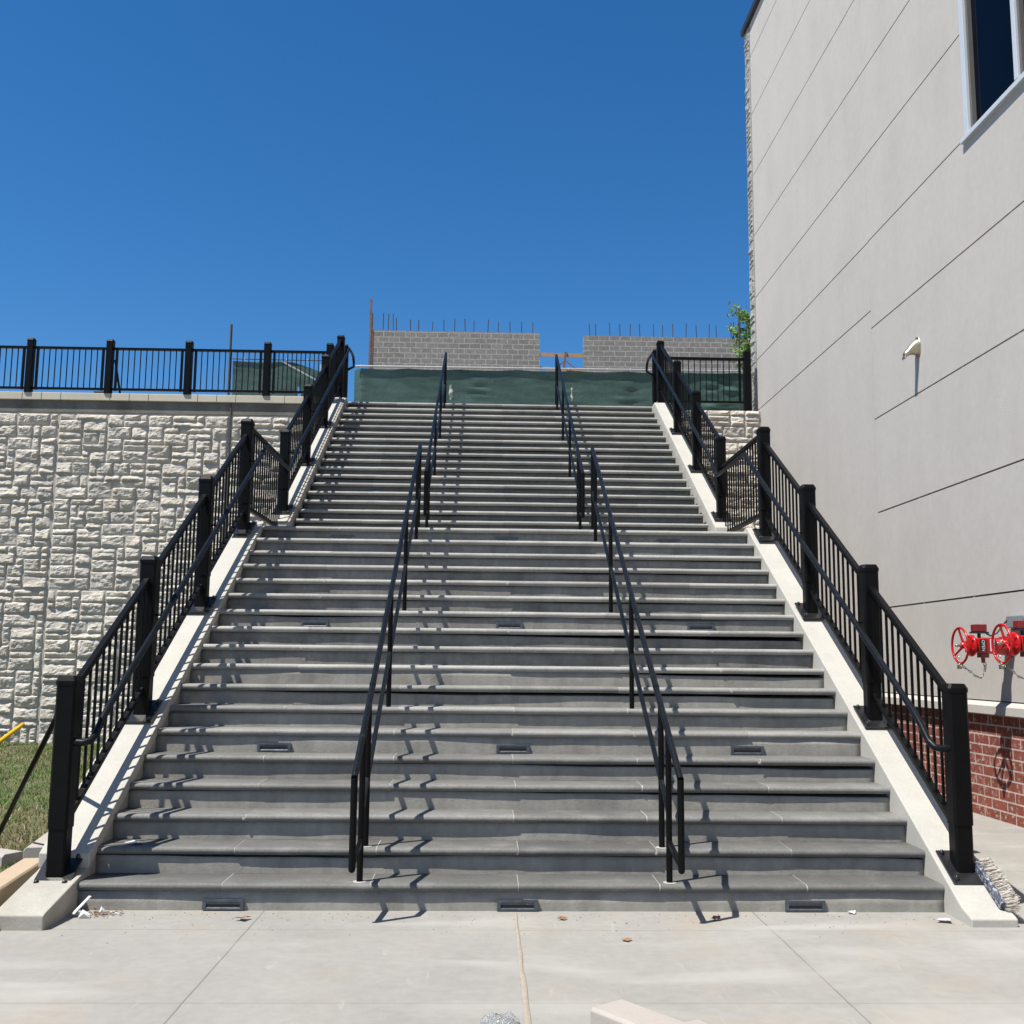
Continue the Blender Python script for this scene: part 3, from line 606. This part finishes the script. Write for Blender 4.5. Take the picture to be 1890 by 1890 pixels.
tag(MB().beam((2.62, 30.98, 12.45), (2.70, 30.98, 13.12), .05, .09).beam((2.70, 30.97, 12.75), (3.1, 30.97, 12.45), .03, .04).beam((2.3, 30.97, 12.50), (2.62, 30.97, 12.72), .03, .05).build('wooden_prop', m_woodr), 'small dark wooden prop in front of the boards in the wall gap', 'prop')
tag(MB().beam((-4.69, 31.0, 8), (-4.69, 31.0, 15.05), .08, .08).box((-4.64, 30.98, 12), (-4.58, 31.0, 14.5)).build('upright_plank', m_woodr), 'tall reddish plank standing at the left corner of the block wall', 'plank')
tag(MB().box((-6.98, YW+.16, ZP-.0), (-6.55, YW+.26, ZP+.035)).box((-6.92, YW+.18, ZP+.035), (-6.70, YW+.24, ZP+.08)).build('scrap_wood', m_woodr), 'scrap of brown wood lying on the stone wall under the fence', 'wood scrap')
tag(MB().beam((-6.44, YW+.10, ZP-.005), (-6.56, YW+.10, 6.55), .03, .03).build('leaning_stick', m_rebar), 'dark stick leaning against the fence post on the stone wall', 'stick')
# ---------------------------------------------------------------- building
XB = lambda y: 4.931-.0109*y     # wall plane
bl = thing('building', (4.9, 0, 0), 'tall pale grey stucco building with red brick base, right of the stairs', 'building')
ya, yb_ = -16., 11.9; ZT = 13.86
def wallbox(y0, y1, z0, z1, off=0, th=.4, mb=None, mi=0):
    mb = mb or MB(); a, b = XB(y0)+off, XB(y1)+off
    mb.add([(a, y0, z0), (b, y1, z0), (b+th, y1, z0), (a+th, y0, z0), (a, y0, z1), (b, y1, z1), (b+th, y1, z1), (a+th, y0, z1)], [(0, 1, 5, 4), (1, 2, 6, 5), (2, 3, 7, 6), (3, 0, 4, 7), (0, 3, 2, 1), (4, 5, 6, 7)], mi); return mb
YS = 6.44; wy0, wy1, wz0, wz1 = -1.6, 3.69, 7.13, 10.9
# stucco panels separated by real recessed grooves
wl = MB(); lz = [6.174, 7.128, 8.34, 9.56, 10.757, 12.0, 13.19]; rz = [2.236, 3.47, 4.70, 5.93]; g = .009
def rows(levels, z0, z1):
    e = [z0]+levels+[z1]; return [(a+(g if i else 0), b-(g if i < len(e)-2 else 0)) for i, (a, b) in enumerate(zip(e, e[1:]))]
for a, b in rows(lz, 1.18, ZT): wallbox(YS+.0015, yb_, a, b, 0, .05, wl)
for a, b in rows(rz, 1.18, lz[1]): wallbox(ya, YS-.0015, a, b, 0, .05, wl)
for a, b in rows(lz[2:], lz[1]+2*g, ZT):
    for y0, y1 in ((ya, wy0), (wy1, YS-.0015)):
        wallbox(y0, y1, a, b, 0, .05, wl)
for a, b in rows([], wz1, ZT): wallbox(wy0, wy1, a, b, 0, .05, wl)
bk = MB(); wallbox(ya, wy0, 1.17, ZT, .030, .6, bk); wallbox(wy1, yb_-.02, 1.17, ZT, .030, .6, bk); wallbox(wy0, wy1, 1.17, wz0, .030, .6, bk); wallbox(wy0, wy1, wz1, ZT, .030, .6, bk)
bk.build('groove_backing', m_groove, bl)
# little stucco bridges that interrupt the grooves
br = wl
for z in lz[1:]:
    for y in np.arange(-2, 11.8, 1.22):
        if (z > wz0+.1 and wy0-.2 < y < wy1+.15): continue
        wallbox(y, y+.014, z-.012, z+.012, .006, .03, br)
for z in rz:
    for y in (5.2, 4.0, 2.85, 1.6): wallbox(y, y+.012, z-.012, z+.012, .004, .03, br)
w_ = wl.build('stucco_wall', m_stucco, bl)
MB().box((5.5, ya, 0), (20, 11.8, ZT-.02)).build('building_core', m_stucco, bl)
wallbox(ya, 11.9, -.1, 1.045, .035, .5).build('brick_base', m_brick, bl)
lg = MB(); a, b = XB(ya), XB(11.9)
pr = [(.06, 1.047), (-.045, 1.047), (-.045, 1.10), (.06, 1.17)]
pr = [(.10, 1.046), (-.050, 1.046), (-.050, 1.125), (-.040, 1.135), (.0, 1.168), (.10, 1.17)]
nP = len(pr); lg.add([(a+x, ya, z) for x, z in pr]+[(b+x, 11.9, z) for x, z in pr], [(i, (i+1) % nP, (i+1) % nP+nP, i+nP) for i in range(nP)]+[tuple(range(nP)), tuple(range(2*nP-1, nP-1, -1))]); lg.build('stone_ledge', m_ledge, bl)
# stone quoin on the far corner
qs = MB(); ashlar(qs, 5.95, ZT-.02, 0, .28, 0, seed=1) if False else None
qf = MB(); ashlar(qf, 11.93, 12.24, 6.0, ZT, 4.79, seed=71, axis='y', amp=.4); qb = MB().box((4.792, 11.905, 5.9), (5.3, 12.26, ZT)); qf.add(qb.v, qb.f, 1); qf.build('stone_corner', [m_quoin, m_quoin], bl, normals=False)
rc = MB(); wallbox(ya, 12.30, ZT+.002, ZT+.13, -.075, .9, rc); rc.build('roof_coping', m_dark, bl, .01)
# window
wf = MB(); fr = .075
def wb(y0, y1, z0, z1, o0, o1, mb, mi=0):
    a, b = XB(y0), XB(y1); mb.add([(a+o0, y0, z0), (b+o0, y1, z0), (b+o1, y1, z0), (a+o1, y0, z0), (a+o0, y0, z1), (b+o0, y1, z1), (b+o1, y1, z1), (a+o1, y0, z1)], [(0, 1, 5, 4), (1, 2, 6, 5), (2, 3, 7, 6), (3, 0, 4, 7), (0, 3, 2, 1), (4, 5, 6, 7)], mi)
wb(wy1-.09, wy1, wz0, wz1, -.012, .20, wf); wb(wy0, wy0+.09, wz0, wz1, -.012, .20, wf); wb(wy0+.09, wy1-.09, wz1-.09, wz1, -.012, .2, wf); wb(wy0+.09, wy1-.09, wz0, wz0+.05, .0, .2, wf)
for y in (2.60, 1.5, .4, -.6): wb(y, y+.07, wz0+.05, wz1-.09, -.006, .2, wf)
win = wf.build('window', m_alu, bl, .004)
gk = MB()
for y0, y1 in ((2.67, wy1-.09), (1.57, 2.60), (.47, 1.5), (-.53, .4), (wy0+.09, -.6)):
    wb(y1-.045, y1, wz0+.05, wz1-.09, .02, .19, gk); wb(y0, y0+.03, wz0+.05, wz1-.09, .03, .19, gk); wb(y0+.03, y1-.045, wz0+.05, wz0+.085, .05, .19, gk)
gk.build('gasket', m_alud, win)
pn = MB()
for y0, y1 in ((2.67, wy1-.09), (1.57, 2.60), (.47, 1.5), (-.53, .4), (wy0+.09, -.6)): wb(y0+.02, y1-.03, wz0+.06, wz1-.1, .065, .085, pn)
pn.build('pane', m_glass, win)
sl = MB(); wb(wy0-.03, wy1+.035, wz0-.055, wz0-.001, -.045, .02, sl); sl.build('sill', m_alu, win, .004)
# ---------------------------------------------------------------- brass drain nozzle
nzl = thing('drain_nozzle', (4.875, 5.05, 5.24), 'small polished brass drain nozzle on the stucco wall', 'drain nozzle')
q = MB(); cy, cz = 5.06, 5.245
def ell(x, ry, rz_, yy, zz, n=20): return [(x, yy+ry*math.cos(2*math.pi*i/n), zz+rz_*math.sin(2*math.pi*i/n)) for i in range(n)]
rings = [ell(4.877, .085, .125, cy, cz), ell(4.862, .085, .125, cy, cz), ell(4.858, .072, .11, cy, cz)]
mb = MB(); vs = [v for r in rings for v in r]; n = 20
mb.add(vs, [(i*n+k, i*n+(k+1) % n, (i+1)*n+(k+1) % n, (i+1)*n+k) for i in range(2) for k in range(n)]+[tuple(range(2*n, 3*n))], 0, True); mb.build('flange', m_brass, nzl)
rings = [ell(4.860, .068, .10, cy, cz), ell(4.82, .062, .085, cy, cz-.008), ell(4.775, .052, .062, cy-.01, cz-.035), ell(4.735, .042, .045, cy-.01, cz-.075), ell(4.70, .036, .035, cy-.01, cz-.10), ell(4.695, .028, .027, cy-.01, cz-.10), ell(4.73, .03, .03, cy-.01, cz-.08)]
mb = MB(); mb.add([v for r in rings for v in r], [(i*n+k, i*n+(k+1) % n, (i+1)*n+(k+1) % n, (i+1)*n+k) for i in range(6) for k in range(n)], 0, True); mb.build('spout', m_brass, nzl)
MB().box((4.69, cy-.045, cz-.15), (4.71, cy+.03, cz-.125)).build('drip_lip', m_brass, nzl)
# ---------------------------------------------------------------- red wall valves
def chain(mb, pts, r=.016, wire=.0042):
    tot = []; P = [Vector(p) for p in pts]
    for a, b in zip(P, P[1:]):
        k = max(1, int((b-a).length/(r*1.75)))
        for i in range(k): tot.append((a.lerp(b, (i+.5)/k), (b-a).normalized()))
    for i, (c, d) in enumerate(tot):
        s = d.cross(Vector((.3, .5, .8))).normalized(); t = d.cross(s)
        if i % 2: s = (s+t*1.2).normalized()
        mb.tube([c+d*(math.cos(a)*r*1.25)+s*(math.sin(a)*r*.72) for a in [j*math.pi/4 for j in range(8)]], wire, 5, close=True)
def valve(yc, zc, label, main):
    root = thing('wall_valve', (4.89, yc, zc), label, 'valve', 'red wall valves with handwheels')
    X = 4.40; w = MB(); Rw = .170
    w.tube([(X+.0, yc+Rw*math.cos(a), zc+Rw*math.sin(a)) for a in [i*2*math.pi/40 for i in range(40)]], .0115, 10, close=True)
    for a in (1.45, 1.45+2.09, 1.45+4.19): w.tube([(X+.035, yc+.02*math.cos(a), zc+.02*math.sin(a)), (X+.02, yc+.08*math.cos(a), zc+.08*math.sin(a)), (X, yc+(Rw-.005)*math.cos(a), zc+(Rw-.005)*math.sin(a))], [.013, .011, .010], 8)
    w.lathe((X+.06, yc, zc), (-1, 0, 0), [(0, .03), (.05, .03), (.055, .02), (.055, 0)], 16); w.build('handwheel', m_red, root)
    MB().lathe((X+.01, yc, zc), (-1, 0, 0), [(0, .014), (.05, .014), (.055, .010), (.055, 0)], 12).build('stem', m_chain, root)
    b = MB(); b.lathe((X+.09, yc, zc), (1, 0, 0), [(0, 0), (0, .066), (.012, .105), (.028, .105), (.028, .074), (.13, .072), (.13, .078), (.155, .078), (.29, .078), (.30, .09), (.36, .09), (.36, .095), (.42, .095), (.42, .125), (.47, .125)], 24); 
    for i in range(6):
        a = i*math.pi/3+.4; b.lathe((X+.105, yc+.088*math.cos(a), zc+.088*math.sin(a)), (-1, 0, 0), [(0, .012), (.022, .012), (.022, 0)], 6, smooth=False)
        b.lathe((X+.50, yc+.108*math.cos(a), zc+.108*math.sin(a)), (-1, 0, 0), [(0, .012), (.025, .012), (.025, 0)], 6, smooth=False)
    b.build('valve_body', m_red, root)
    b = MB().box((X+.135, yc-.088, zc-.07), (X+.315, yc+.06, zc+.072)); bb = b.build('indicator_housing', m_red, root, .012, 3)
    b = MB().box((X+.150, yc-.094, zc-.062), (X+.210, yc-.0885, zc+.06)); b.build('indicator_window', m_ink, bb)
    mt = Matrix.Translation((X+.181, yc-.0955, zc-.0)) @ Matrix.Rotation(math.pi/2, 4, 'X') @ Matrix.Rotation(-math.pi/2, 4, 'Z')
    text_part('OPEN', .042, bb, m_white, mt)
    tg = MB().box((X+.250, yc-.095, zc-.055), (X+.293, yc-.0885, zc+.062)).build('tag', m_white, root, .002, 1)
    text_part('100', .045, tg, m_ink, Matrix.Translation((X+.272, yc-.0965, zc)) @ Matrix.Rotation(math.pi/2, 4, 'X') @ Matrix.Rotation(-math.pi/2, 4, 'Z'))
    MB().box((X+.18, yc-.045, zc-.115), (X+.26, yc+.045, zc-.07)).lathe((X+.22, yc, zc-.115), (0, 0, -1), [(0, .02), (.05, .018), (.05, 0)], 12).build('bottom_boss', m_redd, root, .004)
    # supervisory switch
    s = MB().box((X+.13, yc-.045, zc+.135), (X+.25, yc+.045, zc+.205)).build('switch_box', m_redd, root, .006)
    MB().box((X+.12, yc-.05, zc+.118), (X+.265, yc+.05, zc+.134)).build('switch_base', m_dark, s); MB().tube([(X+.19, yc, zc+.06), (X+.19, yc, zc+.12)], .016, 12).build('switch_stem', m_dark, s)
    MB().tube([(X+.25, yc-.02, zc+.12), (X+.29, yc-.03, zc+.095), (X+.34, yc-.05, zc+.12), (X+.40, yc-.06, zc+.20), (X+.46, yc-.07, zc+.27), (X+.475, yc-.12, zc+.275)], .0085, 8).build('conduit', m_dark, root)
    c = MB(); y0 = yc+.02
    chain(c, [(X-.005, yc+.05, zc-.10), (X-.01, yc+.02, zc-.17), (X+.0, yc-.03, zc-.20), (X+.05, yc-.05, zc-.235), (X+.10, yc-.06, zc-.285), (X+.16, yc-.06, zc-.31), (X+.19, yc-.05, zc-.28), (X+.22, yc-.03, zc-.22), (X+.225, yc-.02, zc-.165)])
    chain(c, [(X-.02, yc+.03, zc-.17), (X-.02, yc-.01, zc-.20), (X+.02, yc-.02, zc-.17)]); c.build('chain', m_chain, root)
    MB().box((X-.03, yc-.02, zc-.225), (X+.0, yc+.02, zc-.185)).build('padlock', m_chain, root, .004)
valve(3.31, 1.715, 'red wall valve with handwheel and chain, left one of the pair', True)
valve(2.50, 1.72, 'red wall valve with handwheel and chain, cut off by the right edge', False)
eb = thing('electrical_box', (4.88, 3.12, 1.94), 'grey electrical box on the stucco wall above the red valves', 'electrical box')
MB().box((4.835, 3.02, 1.885), (4.888, 3.26, 2.0)).build('box_body', m_elec, eb, .006)
MB().box((4.825, 3.03, 1.895), (4.834, 3.12, 1.99)).build('box_cover', m_elec, eb, .003)
# ---------------------------------------------------------------- sapling at the building corner
sp = thing('sapling', (4.98, 12.75, ZP), 'young green sapling beside the far corner of the building', 'tree')
MB().tube([(4.98, 12.75, ZP-.02), (5.0, 12.75, 7.0), (4.95, 12.75, 8.0), (4.93, 12.75, 8.6)], [.03, .025, .015, .006], 8).build('trunk', m_bark, sp)
br = MB(); lf = MB(); rl = random.Random(5)
for i in range(46):
    z = rl.uniform(7.05, 8.3); a = rl.uniform(0, 6.28); ln = rl.uniform(.22, .54)*(1.1-.35*abs(z-7.6)); s0 = Vector((4.97, 12.75, z)); e0 = s0+Vector((math.cos(a)*ln, math.sin(a)*ln, rl.uniform(.05, .4))); mid = s0.lerp(e0, .5)+Vector((0, 0, .05))
    br.tube([s0, mid, e0], [.007, .005, .002], 5)
    for q in range(44):
        t = rl.uniform(.25, 1.05); c = s0.lerp(e0, t)+Vector([rl.gauss(0, .045) for _ in range(3)]); d = Vector([rl.gauss(0, 1) for _ in range(3)]).normalized(); u = d.orthogonal().normalized(); L_ = rl.uniform(.03, .062); w = L_*.5
        lf.add([c-d*L_, c+u*w, c+d*L_, c-u*w], [(0, 1, 2, 3)], rl.choice([0, 0, 1]))
br.build('branches', m_bark, sp); lf.build('crown', [m_leaf, m_leaf2], sp, normals=False)
tag(MB().tube([(4.62, 12.5, ZP-.02), (4.63, 12.5, 8.34)], .014, 8).build('steel_stake', m_rebar), 'thin dark stake standing inside the sapling by the building corner', 'stake')
# ---------------------------------------------------------------- loose things on the ground
def block(name, mat, c, L_, W, H, rot, label, cat, ch=.03, tilt=0, group=None):
    m = MB(); pr = [(-W/2, 0), (W/2, 0), (W/2, H-ch), (W/2-ch, H), (-W/2+ch*.4, H), (-W/2, H-ch*.4)]
    M_ = Matrix.Translation(c) @ Matrix.Rotation(rot, 4, 'Z') @ Matrix.Rotation(tilt, 4, 'X')
    vs = [M_ @ Vector((x, y, z)) for y in (0, L_) for x, z in pr]; k = len(pr)
    m.add(vs, [(i, (i+1) % k, (i+1) % k+k, i+k) for i in range(k)]+[tuple(range(k-1, -1, -1)), tuple(range(k, 2*k))]); return tag(m.build(name, mat, None, .005), label, cat, group)
block('coping_block', m_beige, (-3.02, -.62, .062), 1.30, .15, .125, math.radians(7.5), 'buff stone block lying on another along the left cheek wall', 'stone block', .012, group='loose stone blocks')
block('coping_block', m_beige, (-3.03, -.50, -.012), .95, .16, .072, math.radians(6), 'lower dusty buff stone block under the upper one beside the left cheek wall', 'stone block', .01, group='loose stone blocks')
block('coping_block', m_cope2, (-3.33, 1.22, .012), 1.7, .34, .15, math.radians(11), 'pale precast block lying on the grass behind the front left post', 'stone block', .05, group='loose stone blocks')
block('coping_block', m_cope2, (-3.60, 1.30, .008), .35, .22, .10, math.radians(62), 'smaller pale precast block lying on the grass outside the larger one', 'stone block', .05, group='loose stone blocks')
block('coping_block', m_cope2, (.35, -2.06, 0), -1.0, .21, .12, math.radians(37), 'pinkish precast block lying on the pavement at the bottom edge', 'stone block', .03, group='loose stone blocks')
block('coping_block', m_cope2, (.66, -2.22, 0), -.35, .10, .10, math.radians(28), 'small precast offcut on the pavement at the bottom edge', 'stone block', .01, group='loose stone blocks')
# plastic film
pf = MB(); nn = 26
for j in range(nn+1):
    for i in range(nn+1):
        u, v = i/nn*2-1, j/nn*2-1; r2 = max(0, 1-(u*u+v*v)); x, y = -.10+.085*u, -1.97+.07*v
        pf.v.append((x, y, .002+.055*r2**.5*(.6+.7*noise.noise((u*2.3, v*2.3, 1)))+.016*abs(noise.noise((u*6, v*6, 4)))*(r2 > 0)))
for j in range(nn):
    for i in range(nn):
        u, v = (i+.5)/nn*2-1, (j+.5)/nn*2-1
        if u*u+v*v < 1: a = j*(nn+1)+i; pf.f.append((a, a+1, a+nn+2, a+nn+1)); pf.mi.append(0); pf.sm.append(False)
tag(pf.build('plastic_film', m_film, normals=False), 'crumpled clear plastic film on the pavement at the bottom edge', 'plastic film')
# broom head on the right cheek wall
bh = thing('broom_head', (2.93, -.1, .15), 'worn blue broom head with dusty bristles against the right front post', 'broom head')
p0, p1 = Vector((2.915, .03, .285)), Vector((2.925, -.265, .10)); dd = (p1-p0).normalized()
MB().beam(p0, p1, .026, .062, ch=.006).build('wood_block', m_blue, bh)
bs = MB(); rb = random.Random(3)
for i in range(30):
    for j in range(4):
        c = p0.lerp(p1, (i+.5)/30)+Vector((.016, 0, 0))+Vector((0, .3, .5)).normalized()*((j-1.5)*.016)
        for q in range(24):
            o = Vector([rb.gauss(0, .0058) for _ in range(3)]); t = c+o+Vector((.082+rb.uniform(-.012, .008), rb.gauss(0, .007), rb.gauss(.012, .009))); u = Vector((0, rb.uniform(-1, 1), rb.uniform(-1, 1))).normalized()*.0012
            bs.add([c+o-u, c+o+u, t+u, t-u], [(0, 1, 2, 3)])
bs.build('bristles', m_brist, bh, normals=False)
# leaves, chips
def leaf(x, y, s, mat, label, cat, name, z=.0, grp=None):
    m = MB(); rr = random.Random(int((x+9)*1000)); N_ = 9; vs = [(x, y, z+.012)]
    for i in range(N_): a = i*2*math.pi/N_; r = s*(1 if i % 2 else .6)*rr.uniform(.7, 1.2); vs.append((x+r*math.cos(a)*1.3, y+r*math.sin(a), z+.004+rr.uniform(0, .022)))
    m.add(vs, [(0, 1+i, 1+(i+1) % N_) for i in range(N_)]); tag(m.build(name, mat, normals=False), label, cat, grp)
leaf(-1.593, -.22, .042, m_tan, 'orange brown dry leaf at the foot of the first step, left of the pavement joint', 'leaf', 'dry_leaf', grp='dry leaves on the pavement')
leaf(.296, -.19, .028, m_tan, 'small curled dry leaf just right of the central pavement joint', 'leaf', 'dry_leaf', grp='dry leaves on the pavement')
leaf(1.217, -.195, .03, m_tan, 'folded tan leaf in the shadow of the right handrail end', 'leaf', 'dry_leaf', grp='dry leaves on the pavement')
leaf(.618, -.654, .03, m_tan, 'dry star shaped leaf lying further out on the open pavement', 'leaf', 'dry_leaf', grp='dry leaves on the pavement')
leaf(2.593, -.222, .05, m_chip, 'larger white chip on the pavement by the right cheek wall', 'chip', 'white_chip', grp='white chips on the pavement')
leaf(2.10, -.02, .028, m_chip, 'small white chip at the foot of the first step', 'chip', 'white_chip', grp='white chips on the pavement')
leaf(-2.42, T+.10, .06, m_chip, 'white scrap lying on the second step at its left end', 'chip', 'white_chip', 2*R_+.002, grp='white chips on the pavement')
leaf(-8.0, 10.0, .12, m_chip, 'white scrap on the grass near the stone wall', 'scrap', 'white_scrap', .15)
db = MB(); rd = random.Random(9)
for i in range(150):
    x, y = -2.50+rd.gauss(0, .06)+abs(rd.gauss(0, .05)), -.09+rd.gauss(0, .035); y = min(y, .012); s = rd.uniform(.004, .012); z = rd.uniform(.0, .012)
    x = max(x, -2.60); vs = [(x+rd.uniform(-s, s)*1.6, y+rd.uniform(-s, s), z+rd.uniform(0, s)) for _ in range(4)]; db.add(vs, [(0, 1, 2), (0, 2, 3), (0, 1, 3)], rd.choice([0, 0, 0, 1]))
for x, y, s in ((-2.53, -.17, .035), (-2.575, -.13, .022), (-2.46, -.08, .02)):
    vs = [(x-s, y-s*.4, .003), (x+s, y-s*.3, .003), (x+s*.7, y+s*.6, .02), (x-s*.6, y+s*.5, .045), (x, y-s*.6, .03)]; db.add(vs, [(0, 1, 4), (1, 2, 4), (2, 3, 4), (3, 0, 4), (0, 3, 2, 1)], 1)
db.beam((-2.60, -.17, .02), (-2.56, -.02, .09), .018, .008, 1)
tag(db.build('swept_debris', [m_tan, m_chip], normals=False), kind='stuff')
gt = MB()   # grit specks blown over the pavement
for i in range(230):
    x = rd.uniform(-2.6, 3.2); y = -.05-abs(rd.gauss(0, .30))**1.3; s = rd.uniform(.0015, .0042)
    vs = [(x-s*rd.uniform(1, 2.5), y-s*.5, .0015), (x+s, y-s*rd.random(), .0015), (x+s*.3, y+s, .0015+s), ]; gt.add(vs, [(0, 1, 2)], rd.choice([0, 0, 1]))
tag(gt.build('grit', [m_grit, m_bark], normals=False), kind='stuff')
# yellow pole and leaning bar
yp = thing('yellow_pole', (-7.62, 9.9, .3), 'yellow hollow plastic pole leaning on the stone wall at the left edge', 'pole')
MB().tube([(-7.588, 10.38, .44), (-7.75, 9.75, .14), (-7.78, 9.6, .10)], .036, 16, cap=False).build('tube', m_yel, yp)
d_ = (Vector((-7.588, 10.38, .44))-Vector((-7.75, 9.75, .14))).normalized(); MB().tube([Vector((-7.588, 10.38, .44))-d_*.01, Vector((-7.588, 10.38, .44))+d_*.012], .037, 16, cap=False).build('rim', m_oran, yp)
tag(MB().tube([(-2.93, .28, 1.36), (-2.94, .30, 1.24), (-2.985, .36, 1.14), (-3.817, 1.56, .27), (-4.06, 1.91, .02)], .0185, 10).build('leaning_bar', m_blk), 'black metal bar leaning from the lawn against the front left post', 'bar')
# ---------------------------------------------------------------- light, sky, camera
AZ, EL = math.radians(32), math.radians(62.5)
trav = Vector((math.cos(AZ)*math.cos(EL), math.sin(AZ)*math.cos(EL), -math.sin(EL))); S = -trav
sd = bpy.data.lights.new('sun', 'SUN'); sd.energy = 5.0; sd.angle = math.radians(.5); sd.color = (1., .955, .88)
so = bpy.data.objects.new('sun', sd); C.objects.link(so); so.rotation_euler = trav.to_track_quat('-Z', 'Y').to_euler(); so.location = S*40
w = bpy.data.worlds.new('World'); sc.world = w; w.use_nodes = True; nt = w.node_tree; bg = nt.nodes['Background']
sk = nt.nodes.new('ShaderNodeTexSky'); sk.sky_type = 'NISHITA'; sk.sun_disc = False; sk.sun_elevation = EL; sk.sun_rotation = math.atan2(S.x, S.y)
sk.altitude = 300; sk.air_density = 1.0; sk.dust_density = 0; sk.ozone_density = 6
hs = nt.nodes.new('ShaderNodeHueSaturation'); hs.inputs['Saturation'].default_value = 1.25; nt.links.new(sk.outputs[0], hs.inputs['Color']); nt.links.new(hs.outputs[0], bg.inputs[0]); bg.inputs[1].default_value = .079
cd = bpy.data.cameras.new('camera'); cam = bpy.data.objects.new('camera', cd); C.objects.link(cam); sc.camera = cam
cd.sensor_width = 36; cd.sensor_fit = 'HORIZONTAL'; cd.lens = 1894.43/1890*36; cd.shift_x = (945-951.19)/1890; cd.shift_y = (972.89-945)/1890; cd.clip_start = .05; cd.clip_end = 2000
r_ = Vector((.99955599, -.02838581, .00905953)); u_ = Vector((-.01264683, -.12886564, .99158142)); f_ = Vector((.02697938, .99125571, .12916742))
cam.matrix_world = Matrix(((r_.x, u_.x, -f_.x, -.17934), (r_.y, u_.y, -f_.y, -6.55007), (r_.z, u_.z, -f_.z, 1.52939), (0, 0, 0, 1)))
sc.view_settings.view_transform = 'Standard'; sc.view_settings.look = 'None'; sc.view_settings.exposure = .76; sc.view_settings.gamma = 1
sc.render.engine = 'CYCLES'; sc.cycles.max_bounces = 8; sc.cycles.diffuse_bounces = 4
